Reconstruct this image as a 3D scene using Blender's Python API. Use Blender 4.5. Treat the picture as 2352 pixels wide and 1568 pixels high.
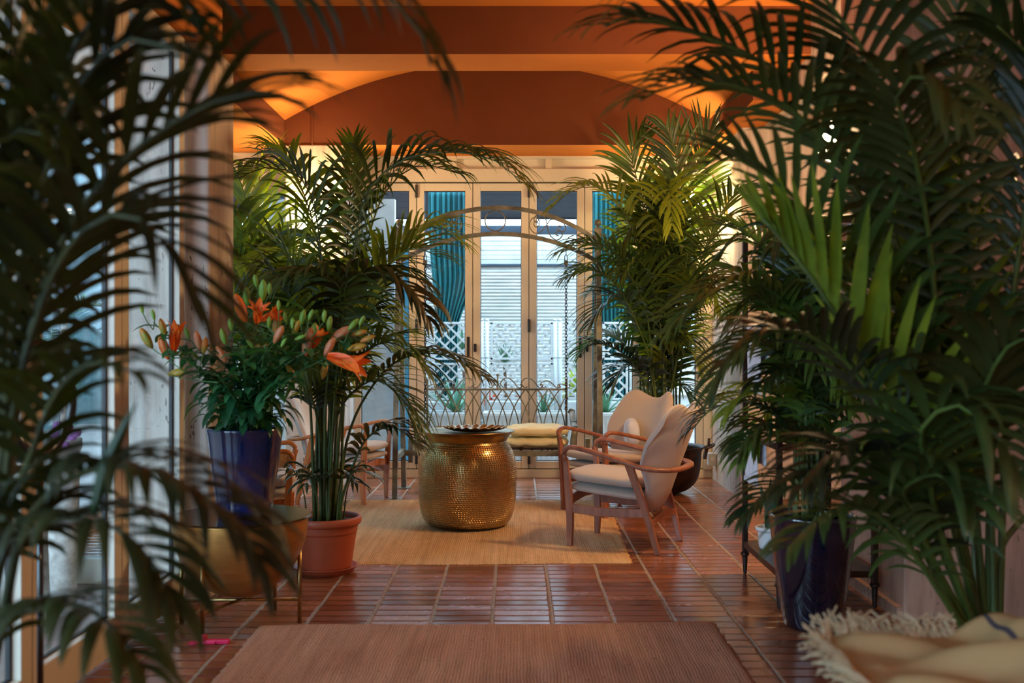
import bpy, math, random
from mathutils import Vector, Matrix
for _o in list(bpy.data.objects):
    bpy.data.objects.remove(_o)
SC = bpy.context.scene
COL = SC.collection
PI = math.pi
R = random.Random(7)

# ------------------------------------------------------------------ camera, world, exposure
# frame 2352x1568, horizon and vanishing point at pixel (1187, 789), focal length 2400 px
F, CX, CY, EYE = 2400.0, 1187.0, 789.0, 1.15
cam = bpy.data.cameras.new('camera')
cam.sensor_width = 36.0
cam.lens = 36.0 * F / 2352.0
cam.shift_x = -(CX - 1176) / 2352.0
cam.shift_y = (CY - 784) / 2352.0
cam.clip_start = 0.05
cam.dof.use_dof = True
cam.dof.focus_distance = 6.8
cam.dof.aperture_fstop = 2.6
cam_o = bpy.data.objects.new('camera', cam)
cam_o.location = (0, 0, EYE)
cam_o.rotation_euler = (PI / 2, 0, 0)
COL.objects.link(cam_o)
SC.camera = cam_o

world = bpy.data.worlds.new('sky')
SC.world = world
world.use_nodes = True
_nt = world.node_tree
_bg = _nt.nodes['Background']
_tc = _nt.nodes.new('ShaderNodeTexCoord')
_sp = _nt.nodes.new('ShaderNodeSeparateXYZ')
_rp = _nt.nodes.new('ShaderNodeValToRGB')
_nt.links.new(_tc.outputs['Generated'], _sp.inputs[0])
_nt.links.new(_sp.outputs['Z'], _rp.inputs[0])
_nt.links.new(_rp.outputs[0], _bg.inputs['Color'])
_rp.color_ramp.elements[0].color = (0.34, 0.50, 0.66, 1)
_rp.color_ramp.elements[0].position = 0.0
_rp.color_ramp.elements[1].color = (0.50, 0.75, 1.0, 1)
_rp.color_ramp.elements[1].position = 0.35
_bg.inputs['Strength'].default_value = 15.5

SC.view_settings.view_transform = 'Standard'
SC.view_settings.look = 'None'
SC.view_settings.gamma = 1.0
SC.view_settings.use_curve_mapping = False
SC.view_settings.exposure = 0.0
SC.cycles.max_bounces = 8
SC.cycles.diffuse_bounces = 4
SC.cycles.glossy_bounces = 4
SC.cycles.transmission_bounces = 4
SC.cycles.transparent_max_bounces = 12
SC.cycles.caustics_reflective = False
SC.cycles.caustics_refractive = False
SC.cycles.sample_clamp_indirect = 4.0
SC.cycles.use_denoising = True
SC.cycles.use_adaptive_sampling = True
SC.cycles.adaptive_threshold = 0.02

LAMP = 122.0      # glow of the frosted globes

# ------------------------------------------------------------------ measuring helpers
def P(px, py, Y):
    """point seen at pixel (px, py) of the photograph, Y metres away"""
    return Vector(((px - CX) * Y / F, Y, EYE - (py - CY) * Y / F))
def lin(r, g, b):
    def c(v):
        v /= 255.0
        return v / 12.92 if v <= 0.04045 else ((v + 0.055) / 1.055) ** 2.4
    return (c(r), c(g), c(b), 1.0)

# ------------------------------------------------------------------ mesh builder
def frames(pts, closed=False):
    n = len(pts)
    T = []
    for i in range(n):
        if closed:
            t = pts[(i + 1) % n] - pts[i - 1]
        else:
            t = pts[min(i + 1, n - 1)] - pts[max(i - 1, 0)]
        T.append(t.normalized() if t.length > 1e-9 else Vector((0, 0, 1)))
    ref = Vector((0, 0, 1)) if abs(T[0].z) < 0.9 else Vector((0, 1, 0))
    N = [(ref - T[0] * ref.dot(T[0])).normalized()]
    for i in range(1, n):
        v = N[-1] - T[i] * N[-1].dot(T[i])
        N.append(v.normalized() if v.length > 1e-6 else N[-1])
    return T, N

class MB:
    def __init__(self):
        self.v, self.f, self.mi, self.m = [], [], [], 0
    def add(self, vs, fs):
        k = len(self.v)
        self.v.extend(vs)
        for f in fs:
            self.f.append([a + k for a in f])
            self.mi.append(self.m)
    def box(self, x0, x1, y0, y1, z0, z1):
        self.add([(x0, y0, z0), (x1, y0, z0), (x1, y1, z0), (x0, y1, z0), (x0, y0, z1), (x1, y0, z1), (x1, y1, z1), (x0, y1, z1)],
                 [(0, 3, 2, 1), (4, 5, 6, 7), (0, 1, 5, 4), (1, 2, 6, 5), (2, 3, 7, 6), (3, 0, 4, 7)])
        return self
    def pbox(self, *a):
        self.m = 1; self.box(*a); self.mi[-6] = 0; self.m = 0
        return self
    def bar(self, a, b, w, h, up=(0, 0, 1)):
        """rectangular bar from a to b, w across, h along up"""
        a, b = Vector(a), Vector(b)
        t = (b - a).normalized()
        up = Vector(up)
        if abs(t.dot(up)) > 0.98:
            up = Vector((0, 1, 0))
        s = t.cross(up).normalized()
        u = s.cross(t).normalized()
        q = []
        for p in (a, b):
            for i, j in ((-1, -1), (1, -1), (1, 1), (-1, 1)):
                q.append(p + s * (i * w / 2) + u * (j * h / 2))
        self.add(q, [(3, 2, 1, 0), (4, 5, 6, 7), (0, 1, 5, 4), (1, 2, 6, 5), (2, 3, 7, 6), (3, 0, 4, 7)])
        return self
    def tube(self, pts, r, n=8, closed=False, flat=1.0):
        pts = [Vector(p) for p in pts]
        T, N = frames(pts, closed)
        m = len(pts)
        vs = []
        for i, p in enumerate(pts):
            rr = r[i] if isinstance(r, (list, tuple)) else (r(i / (m - 1)) if callable(r) else r)
            B = T[i].cross(N[i])
            for k in range(n):
                a = 2 * PI * k / n
                vs.append(p + N[i] * (math.cos(a) * rr) + B * (math.sin(a) * rr * flat))
        fs = []
        for i in range(m if closed else m - 1):
            j = (i + 1) % m
            for k in range(n):
                l = (k + 1) % n
                fs.append((i * n + k, i * n + l, j * n + l, j * n + k))
        if not closed:
            fs.append(tuple(range(n))[::-1])
            fs.append(tuple((m - 1) * n + k for k in range(n)))
        self.add(vs, fs)
        return self
    def sweep(self, pts, sec, up=(0, 0, 1), caps=True, scale=None, closed=False):
        """sweep the closed 2-D section along pts, section y kept near up"""
        pts = [Vector(p) for p in pts]
        m, n = len(pts), len(sec)
        T, _ = frames(pts, closed)
        vs = []
        U = Vector(up)
        for i, p in enumerate(pts):
            s = T[i].cross(U)
            s = s.normalized() if s.length > 1e-5 else Vector((1, 0, 0))
            u = s.cross(T[i]).normalized()
            k = scale(i / (m - 1)) if scale else (1, 1)
            for a, b in sec:
                vs.append(p + s * (a * k[0]) + u * (b * k[1]))
        fs = []
        for i in range(m if closed else m - 1):
            i2 = (i + 1) % m
            for k in range(n):
                l = (k + 1) % n
                fs.append((i * n + k, i * n + l, i2 * n + l, i2 * n + k))
        if caps and not closed:
            fs.append(tuple(range(n))[::-1])
            fs.append(tuple((m - 1) * n + k for k in range(n)))
        self.add(vs, fs)
        return self
    def lathe(self, prof, c=(0, 0, 0), n=32, capb=True, capt=True, warp=None):
        cx, cy, cz = c
        vs = []
        for r, z in prof:
            for k in range(n):
                a = 2 * PI * k / n
                rr = r * (warp(a, z) if warp else 1.0)
                vs.append((cx + rr * math.cos(a), cy + rr * math.sin(a), cz + z))
        fs = []
        for i in range(len(prof) - 1):
            for k in range(n):
                l = (k + 1) % n
                fs.append((i * n + k, i * n + l, (i + 1) * n + l, (i + 1) * n + k))
        if capb:
            fs.append(tuple(range(n))[::-1])
        if capt:
            fs.append(tuple((len(prof) - 1) * n + k for k in range(n)))
        self.add(vs, fs)
        return self
    def grid(self, fn, nu, nv, closed_u=False):
        vs = [fn(i / nu, j / nv) for j in range(nv + 1) for i in range(nu if closed_u else nu + 1)]
        w = nu if closed_u else nu + 1
        fs = []
        for j in range(nv):
            for i in range(nu):
                k = (i + 1) % w if closed_u else i + 1
                fs.append((j * w + i, j * w + k, (j + 1) * w + k, (j + 1) * w + i))
        self.add(vs, fs)
        return self
    def ball(self, c, r, n=16, sq=(1, 1, 1)):
        c = Vector(c)
        prof = []
        vs = []
        h = n // 2
        for i in range(1, h):
            t = PI * i / h
            for k in range(n):
                a = 2 * PI * k / n
                vs.append(c + Vector((r * sq[0] * math.sin(t) * math.cos(a), r * sq[1] * math.sin(t) * math.sin(a), -r * sq[2] * math.cos(t))))
        fs = []
        for i in range(h - 2):
            for k in range(n):
                l = (k + 1) % n
                fs.append((i * n + k, i * n + l, (i + 1) * n + l, (i + 1) * n + k))
        b = len(vs)
        vs += [c - Vector((0, 0, r * sq[2])), c + Vector((0, 0, r * sq[2]))]
        for k in range(n):
            l = (k + 1) % n
            fs.append((b, l, k))
            fs.append((b + 1, (h - 2) * n + k, (h - 2) * n + l))
        self.add(vs, fs)
        return self
    def build(self, name, mats, parent=None, smooth=False, bevel=0.0, seg=2, sub=0, solid=0.0, label=None):
        if not isinstance(mats, (list, tuple)):
            mats = [mats]
        off = Vector((0, 0, 0))
        p = parent
        while p is not None:
            off += p.location
            p = p.parent
        loc = Vector((0, 0, 0))
        if parent is None:
            xs = [v[0] for v in self.v]; ys = [v[1] for v in self.v]; zs = [v[2] for v in self.v]
            loc = Vector(((min(xs) + max(xs)) / 2, (min(ys) + max(ys)) / 2, min(zs)))
            off = loc
        me = bpy.data.meshes.new(name)
        me.from_pydata([(v[0] - off[0], v[1] - off[1], v[2] - off[2]) for v in self.v], [], self.f)
        for mt in mats:
            me.materials.append(mt)
        if len(mats) > 1:
            me.polygons.foreach_set('material_index', self.mi)
        if smooth:
            me.polygons.foreach_set('use_smooth', [True] * len(me.polygons))
        me.update()
        o = bpy.data.objects.new(name, me)
        o.location = loc
        COL.objects.link(o)
        if parent is not None:
            o.parent = parent
        if solid:
            s = o.modifiers.new('solid', 'SOLIDIFY'); s.thickness = abs(solid); s.offset = -1 if solid > 0 else 0
        if bevel:
            b = o.modifiers.new('bevel', 'BEVEL'); b.width = bevel; b.segments = seg; b.limit_method = 'ANGLE'; b.angle_limit = 0.7
        if sub:
            b = o.modifiers.new('sub', 'SUBSURF'); b.levels = sub; b.render_levels = sub
        if label:
            o['label'] = label
        return o

def thing(name, label, cat, loc=(0, 0, 0), group=None):
    o = bpy.data.objects.new(name, None)
    o.empty_display_size = 0.1
    o.location = loc
    COL.objects.link(o)
    tag(o, label, cat, group)
    return o
def tag(o, label, cat, group=None, kind=None):
    o['label'] = label
    o['category'] = cat
    if group: o['group'] = group
    if kind: o['kind'] = kind
    return o
def struct(o):
    o['kind'] = 'structure'
    return o
def sempty(name, loc=(0, 0, 0)):
    o = bpy.data.objects.new(name, None)
    o.location = loc
    COL.objects.link(o)
    o['kind'] = 'structure'
    return o
def dup(root, loc=None, rotz=None):
    r = root.copy(); COL.objects.link(r)
    if loc is not None: r.location = loc
    if rotz is not None: r.rotation_euler = (0, 0, rotz)
    for ch in root.children:
        c = ch.copy(); COL.objects.link(c); c.parent = r
        for g in ch.children:
            d = g.copy(); COL.objects.link(d); d.parent = c
    return r
def spline(P_, n):
    """Catmull-Rom through the points, n samples"""
    P_ = [Vector(p) for p in P_]
    Q = [P_[0] * 2 - P_[1]] + P_ + [P_[-1] * 2 - P_[-2]]
    seg = len(P_) - 1
    L = [(P_[i + 1] - P_[i]).length + 1e-9 for i in range(seg)]
    tot = sum(L)
    out = []
    for k in range(n):
        d = tot * k / (n - 1)
        i = 0
        while i < seg - 1 and d > L[i]:
            d -= L[i]; i += 1
        t = min(1.0, d / L[i])
        a, b, c, e = Q[i], Q[i + 1], Q[i + 2], Q[i + 3]
        out.append(0.5 * ((2 * b) + (c - a) * t + (2 * a - 5 * b + 4 * c - e) * t * t + (3 * b - a - 3 * c + e) * t ** 3))
    return out

# ------------------------------------------------------------------ materials
class NT:
    def __init__(self, name):
        self.mat = bpy.data.materials.new(name)
        self.mat.use_nodes = True
        self.t = self.mat.node_tree
        self.b = self.t.nodes['Principled BSDF']
        self.out = self.t.nodes['Material Output']
    def n(self, typ, **kw):
        nd = self.t.nodes.new(typ)
        for k, v in kw.items():
            setattr(nd, k, v)
        return nd
    def l(self, a, b):
        self.t.links.new(a, b)
    def math(self, op, a, b=None, c=None):
        nd = self.n('ShaderNodeMath', operation=op)
        for i, x in enumerate((a, b, c)):
            if x is None: continue
            if isinstance(x, (int, float)): nd.inputs[i].default_value = x
            else: self.l(x, nd.inputs[i])
        return nd.outputs[0]
    def pos(self, obj=False):
        if obj:
            return self.n('ShaderNodeTexCoord').outputs['Object']
        return self.n('ShaderNodeNewGeometry').outputs['Position']
    def map(self, vec, scale):
        m = self.n('ShaderNodeMapping')
        m.inputs['Scale'].default_value = scale
        self.l(vec, m.inputs[0])
        return m.outputs[0]
    def noise(self, vec, scale=5, detail=4, rough=0.55):
        nd = self.n('ShaderNodeTexNoise')
        nd.inputs['Scale'].default_value = scale
        nd.inputs['Detail'].default_value = detail
        nd.inputs['Roughness'].default_value = rough
        self.l(vec, nd.inputs['Vector'])
        return nd.outputs[0]
    def ramp(self, fac, stops):
        nd = self.n('ShaderNodeValToRGB')
        e = nd.color_ramp.elements
        while len(e) < len(stops): e.new(0.5)
        for i, (p, c) in enumerate(stops):
            e[i].position = p
            e[i].color = c if len(c) == 4 else (*c, 1)
        self.l(fac, nd.inputs[0])
        return nd.outputs[0]
    def mix(self, fac, a, b, blend='MIX'):
        nd = self.n('ShaderNodeMix', data_type='RGBA', blend_type=blend)
        for i, x in ((0, fac), (6, a), (7, b)):
            if isinstance(x, (int, float)): nd.inputs[i].default_value = x
            elif isinstance(x, tuple): nd.inputs[i].default_value = x
            else: self.l(x, nd.inputs[i])
        return nd.outputs[2]
    def bump(self, h, strength=0.3, dist=0.01):
        nd = self.n('ShaderNodeBump')
        nd.inputs['Strength'].default_value = strength
        nd.inputs['Distance'].default_value = dist
        self.l(h, nd.inputs['Height'])
        self.l(nd.outputs[0], self.b.inputs['Normal'])
    def set(self, color=None, rough=None, metal=None, spec=None, coat=None):
        if color is not None:
            if isinstance(color, tuple): self.b.inputs['Base Color'].default_value = color
            else: self.l(color, self.b.inputs['Base Color'])
        if rough is not None:
            if isinstance(rough, (int, float)): self.b.inputs['Roughness'].default_value = rough
            else: self.l(rough, self.b.inputs['Roughness'])
        if metal is not None: self.b.inputs['Metallic'].default_value = metal
        if spec is not None: self.b.inputs['Specular IOR Level'].default_value = spec
        if coat is not None: self.b.inputs['Coat Weight'].default_value = coat
        return self

def plain(name, c, rough=0.5, metal=0.0, c2=None, scale=6.0, stretch=(1, 1, 1), bump=0.0, bscale=60, spec=None, coat=None, bdist=0.003):
    m = NT(name)
    v = m.pos(True)
    if c2 is None: c2 = tuple(x * 0.82 for x in c[:3]) + (1,)
    col = m.ramp(m.noise(m.map(v, stretch), scale), [(0.35, c2), (0.65, c)])
    m.set(col, rough, metal, spec, coat)
    if bump: m.bump(m.noise(m.map(v, stretch), bscale, 3), bump, bdist)
    return m.mat

def leafmat(name, dark, light, trans=0.3, rough=0.38):
    m = NT(name)
    v = m.pos(True)
    rnd = m.n('ShaderNodeObjectInfo').outputs['Random']
    f = m.math('ADD', m.math('MULTIPLY', m.noise(v, 4.5, 3), 0.8), m.math('MULTIPLY', rnd, 0.35))
    col = m.ramp(f, [(0.38, dark), (0.8, light)])
    m.set(col, rough, 0, 0.45)
    tr = m.n('ShaderNodeBsdfTranslucent')
    tc = m.mix(1.0, col, (1.6, 1.75, 0.55, 1), 'MULTIPLY')
    m.l(tc, tr.inputs['Color'])
    mx = m.n('ShaderNodeMixShader')
    mx.inputs[0].default_value = trans
    m.l(m.b.outputs[0], mx.inputs[1]); m.l(tr.outputs[0], mx.inputs[2])
    m.l(mx.outputs[0], m.out.inputs['Surface'])
    return m.mat

def glassmat(name, tint=(0.93, 0.97, 0.98, 1), refl=1.0):
    m = NT(name)
    tr = m.n('ShaderNodeBsdfTransparent'); tr.inputs[0].default_value = tint
    gl = m.n('ShaderNodeBsdfGlossy'); gl.inputs['Roughness'].default_value = 0.02
    g = m.n('ShaderNodeNewGeometry')
    dt = m.n('ShaderNodeVectorMath', operation='DOT_PRODUCT')
    m.l(g.outputs['Incoming'], dt.inputs[0]); m.l(g.outputs['Normal'], dt.inputs[1])
    k = m.math('POWER', m.math('SUBTRACT', 1.0, m.math('ABSOLUTE', dt.outputs['Value'])), 5.0)
    fr = m.math('ADD', 0.035, m.math('MULTIPLY', k, 0.8))
    mx = m.n('ShaderNodeMixShader')
    m.l(m.math('MULTIPLY', fr, refl), mx.inputs[0])
    m.l(tr.outputs[0], mx.inputs[1]); m.l(gl.outputs[0], mx.inputs[2])
    m.l(mx.outputs[0], m.out.inputs['Surface'])
    return m.mat

def emis(name, c, s):
    m = NT(name)
    m.b.inputs['Base Color'].default_value = (0.8, 0.8, 0.8, 1)
    m.b.inputs['Emission Color'].default_value = c
    m.b.inputs['Emission Strength'].default_value = s
    return m.mat

def travertine(name, base, dark):
    m = NT(name)
    v = m.pos()
    st = m.noise(m.map(v, (9, 9, 0.9)), 1.6, 6, 0.6)
    col = m.ramp(st, [(0.3, dark), (0.55, base), (0.8, tuple(min(1, x * 1.12) for x in base[:3]) + (1,))])
    pit = m.noise(m.map(v, (60, 60, 22)), 1.0, 2, 0.5)
    msk = m.ramp(m.noise(m.map(v, (3, 3, 1.2)), 1.3, 2), [(0.45, (0, 0, 0)), (0.6, (1, 1, 1))])
    pm = m.math('MULTIPLY', m.math('GREATER_THAN', pit, 0.66), msk)
    col = m.mix(pm, col, tuple(x * 0.35 for x in dark[:3]) + (1,))
    m.set(col, 0.55)
    m.bump(m.math('SUBTRACT', st, m.math('MULTIPLY', pm, 2.0)), 0.25, 0.004)
    return m.mat

M = {}
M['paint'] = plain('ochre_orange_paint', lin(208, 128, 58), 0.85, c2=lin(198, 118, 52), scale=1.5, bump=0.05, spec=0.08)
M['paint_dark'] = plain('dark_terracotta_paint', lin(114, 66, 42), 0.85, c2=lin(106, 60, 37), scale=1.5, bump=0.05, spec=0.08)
M['travertine'] = travertine('travertine', lin(202, 188, 174), lin(160, 142, 126))
M['travertine_pink'] = travertine('pink_travertine', lin(190, 150, 128), lin(150, 112, 92))
M['cream'] = plain('cream_lacquered_aluminium', lin(218, 208, 190), 0.35, c2=lin(210, 200, 180), scale=1, spec=0.4)
M['cream_wall'] = plain('cream_plaster', lin(215, 198, 170), 0.8)
M['white_wall'] = plain('white_plaster', lin(180, 180, 178), 0.85)
M['black'] = plain('black_rubber', lin(16, 15, 15), 0.5)
M['glass'] = glassmat('clear_glass')
M['iron'] = plain('weathered_bronze_iron', lin(144, 142, 122), 0.5, 0.3, c2=lin(88, 86, 70), scale=9, bump=0.3, bscale=40)
M['darkiron'] = plain('dark_rusty_iron', lin(70, 46, 34), 0.5, 0.6, c2=lin(30, 22, 18), scale=14, bump=0.35, bscale=50)
M['darkwood'] = plain('dark_brown_metal', lin(52, 30, 24), 0.4, 0.3, c2=lin(34, 20, 16))
M['stone'] = plain('carved_white_stone', lin(205, 198, 188), 0.85, c2=lin(160, 150, 140), scale=20, bump=0.4)
M['soil'] = plain('potting_soil', lin(48, 34, 24), 0.95, c2=lin(22, 15, 11), scale=40, bump=0.8, bscale=90, bdist=0.01)
M['white'] = plain('white_paint', lin(192, 192, 190), 0.5, c2=lin(184, 184, 182), spec=0.3)
M['whitecloth'] = plain('white_cotton', lin(225, 228, 235), 0.9, bump=0.3, bscale=200)
# ================================================================== ROOM
# floor: extruded clay strips laid in columns 0.253 m wide
def floor_mat():
    m = NT('glazed_clay_strip_tiles')
    v = m.pos()
    wob = m.math('MULTIPLY', m.math('SUBTRACT', m.noise(m.map(v, (1, 1, 1)), 2.3, 2), 0.5), 0.012)
    s = m.n('ShaderNodeSeparateXYZ'); m.l(v, s.inputs[0])
    X = m.math('ADD', m.math('SUBTRACT', s.outputs[0], 0.1485), wob)
    Y = m.math('ADD', s.outputs[1], m.math('MULTIPLY', wob, 0.5))
    u = m.math('DIVIDE', X, 0.253)
    cu = m.math('FLOOR', u)
    sh = m.n('ShaderNodeTexWhiteNoise', noise_dimensions='1D'); m.l(cu, sh.inputs['W'])
    w = m.math('ADD', m.math('DIVIDE', Y, 0.0885), m.math('MULTIPLY', sh.outputs[0], 0.22))
    cw = m.math('FLOOR', w)
    fu = m.math('FRACT', u); fw = m.math('FRACT', w)
    du = m.math('MULTIPLY', m.math('MINIMUM', fu, m.math('SUBTRACT', 1.0, fu)), 0.253)
    dw = m.math('MULTIPLY', m.math('MINIMUM', fw, m.math('SUBTRACT', 1.0, fw)), 0.0885)
    gu = m.math('LESS_THAN', du, 0.0068)
    gw = m.math('LESS_THAN', dw, 0.0030)
    cmb = m.n('ShaderNodeCombineXYZ'); m.l(cu, cmb.inputs[0]); m.l(cw, cmb.inputs[1])
    wn = m.n('ShaderNodeTexWhiteNoise', noise_dimensions='2D'); m.l(cmb.outputs[0], wn.inputs['Vector'])
    big = m.noise(v, 1.3, 3)
    f = m.math('ADD', m.math('MULTIPLY', wn.outputs[0], 0.55), m.math('MULTIPLY', big, 0.5))
    col = m.ramp(f, [(0.2, lin(112, 64, 42)), (0.5, lin(142, 84, 54)), (0.85, lin(168, 104, 68))])
    fine = m.noise(m.map(v, (6, 60, 1)), 1.5, 4)
    col = m.mix(m.math('MULTIPLY', fine, 0.35), col, lin(108, 60, 38))
    col = m.mix(gw, col, lin(60, 34, 24))
    grout = m.ramp(m.noise(v, 40, 3), [(0.3, lin(120, 104, 90)), (0.7, lin(165, 150, 132))])
    col = m.mix(gu, col, grout)
    m.set(col, None, 0, 0.55)
    rg = m.math('ADD', m.math('MULTIPLY', wn.outputs[0], 0.10), m.math('MULTIPLY', m.noise(v, 7, 4), 0.22))
    rg = m.math('ADD', rg, 0.06)
    rg = m.math('MAXIMUM', rg, m.math('MULTIPLY', gu, 0.75))
    m.l(rg, m.b.inputs['Roughness'])
    h1 = m.math('MINIMUM', m.math('DIVIDE', du, 0.012), 1.0)
    h2 = m.math('MINIMUM', m.math('DIVIDE', dw, 0.011), 1.0)
    h = m.math('ADD', m.math('MULTIPLY', m.math('MINIMUM', h1, h2), 1.0), m.math('MULTIPLY', m.noise(v, 9, 2), 0.12))
    m.bump(h, 0.8, 0.005)
    return m.mat
M['floor'] = floor_mat()
_f = MB(); _f.box(-1.52, 3.4, -3.2, 5.0, -0.08, 0.0); _f.box(-2.65, 3.4, 5.0, 8.98, -0.08, 0.0)
struct(_f.build('floor', M['floor']))

# ceiling: flat part, cross beam, barrel vault behind it
XL, XR = -2.75, 3.4
c = MB()
c.pbox(-4.3, XR, -3.2, 6.5, 3.25, 3.4)  # runs on past the left glazing as an added unseen eave, dimming the terrace
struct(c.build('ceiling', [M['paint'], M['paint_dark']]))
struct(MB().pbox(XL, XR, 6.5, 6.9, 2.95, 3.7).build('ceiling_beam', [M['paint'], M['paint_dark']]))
# vault
VX, HW, SPR, CR = -0.16, 1.72, 2.965, 3.43
sag = CR - SPR
VR = (HW * HW + sag * sag) / (2 * sag)
def arc_z(x):
    return CR - VR + math.sqrt(max(0, VR * VR - (x - VX) ** 2))
v = MB()
v.grid(lambda a, b: (VX - HW + 2 * HW * a, 6.9 + 1.56 * b, arc_z(VX - HW + 2 * HW * a)), 48, 2)
struct(v.build('ceiling_vault', M['paint'], smooth=True, solid=-0.02))
# lunette wall over the doors, its lintel, the vault's side walls and side soffits
l = MB()
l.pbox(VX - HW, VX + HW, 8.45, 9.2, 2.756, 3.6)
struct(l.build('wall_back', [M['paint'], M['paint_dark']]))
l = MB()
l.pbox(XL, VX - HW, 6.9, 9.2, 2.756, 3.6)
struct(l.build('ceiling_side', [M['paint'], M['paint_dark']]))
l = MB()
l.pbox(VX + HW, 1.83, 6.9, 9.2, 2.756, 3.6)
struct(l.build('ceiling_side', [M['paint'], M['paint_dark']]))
l = MB()
l.box(1.83, XR, 5.3, 9.2, 2.752, 3.6)
struct(l.build('ceiling_side', M['travertine']))
# two pale curtain tracks run along that grey soffit
for x in (1.90, 1.97):
    struct(MB().box(x, x + 0.018, 5.35, 7.7, 2.735, 2.755).build('trim_1' if x < 1.95 else 'trim_2', M['white']))
# conduit down the lunette
struct(MB().box(-1.66, -1.645, 8.435, 8.452, 2.756, 3.05).build('trim_3', M['paint_dark'], bevel=0.003))
# wall panel beside the folding doors and the pier in front, right
struct(MB().box(1.67, 3.4, 7.77, 9.2, 0, 2.756).build('wall_right', M['travertine']))
struct(MB().box(2.7, 2.85, 5.3, 7.77, 0, 2.756).build('wall_alcove', M['travertine_pink']))
struct(MB().box(1.61, 3.4, 4.35, 5.2, 0, 3.25).build('pillar_right', M['travertine_pink'], bevel=0.01))
struct(MB().box(3.3, 3.4, -3.2, 4.35, 0, 3.25).build('wall_side', M['travertine_pink']))
struct(MB().box(-1.52, 3.4, -3.2, -3.05, 0, 3.25).build('wall_front', M['cream_wall']))
# skirting strip of the alcove
struct(MB().box(1.69, 2.7, 7.74, 7.77, 0, 0.09).build('baseboard_alcove', M['travertine']))
struct(MB().box(1.585, 1.61, 4.36, 5.2, 0, 0.05).build('baseboard_right', M['travertine_pink']))
# left travertine pillar
struct(MB().box(-1.76, -1.37, 4.66, 5.07, 0, 2.5).build('pillar_left', M['travertine'], bevel=0.02, seg=3))
# beam over the left glazing and over the pillar
struct(MB().box(-1.95, -1.42, -3.2, 5.07, 2.5, 3.25).build('beam_left', M['paint'], bevel=0.03, seg=3))
# glazed bay behind the pillar: its front pane and its long side panes
def glazed(name, x0, x1, y0, y1, n, axis):
    w = sempty(name, ((x0 + x1) / 2, (y0 + y1) / 2, 0))
    f = MB(); g = MB(); q = MB()
    L = (x1 - x0) if axis == 'x' else (y1 - y0)
    def bx(mb, a, b, z0, z1, d=0.0):
        if axis == 'x': mb.box(x0 + a, x0 + b, y0 + d, y1 - d, z0, z1)
        else: mb.box(x0 + d, x1 - d, y0 + a, y0 + b, z0, z1)
    bx(f, 0, L, 2.42, 2.756); bx(f, 0, L, 0, 0.12)
    for i in range(n + 1):
        c_ = 0.04 + (L - 0.08) * i / n
        bx(f, c_ - 0.04, c_ + 0.04, 0.12, 2.42)
    for i in range(n):
        a = 0.08 + (L - 0.08) * i / n; b = (L - 0.08) * (i + 1) / n
        bx(g, a, a + 0.01, 0.12, 2.42, 0.01); bx(g, b - 0.01, b, 0.12, 2.42, 0.01); bx(g, a, b, 2.41, 2.42, 0.01)
    bx(q, 0.04, L - 0.04, 0.12, 2.42, 0.027)
    f.build('window_frame', M['cream'], w, bevel=0.004); g.build('gasket', M['black'], w); q.build('pane', M['glass'], w)
glazed('window_2', -2.65, -1.76, 5.0, 5.06, 1, 'x')
glazed('window_3', -2.66, -2.60, 5.06, 8.78, 4, 'y')
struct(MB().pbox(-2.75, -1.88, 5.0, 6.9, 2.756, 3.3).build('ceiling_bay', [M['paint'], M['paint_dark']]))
# back pier with the globe lamp
struct(MB().box(-1.87, -1.40, 8.44, 8.92, 0, 2.756).build('pillar_back', M['travertine'], bevel=0.008))

# back window left of the pier
w = sempty('window_1', (-2.26, 8.8, 0))
f = MB()
f.box(-2.65, -1.88, 8.78, 8.86, 2.42, 2.756); f.box(-2.65, -1.88, 8.77, 8.87, 0, 0.10)
for x in (-2.65, -1.95): f.box(x, x + 0.07, 8.77, 8.87, 0.10, 2.42)
f.build('window_frame', M['cream'], w, bevel=0.004)
MB().box(-2.6, -1.9, 8.82, 8.826, 0.1, 2.42).build('pane', M['glass'], w)

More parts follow.
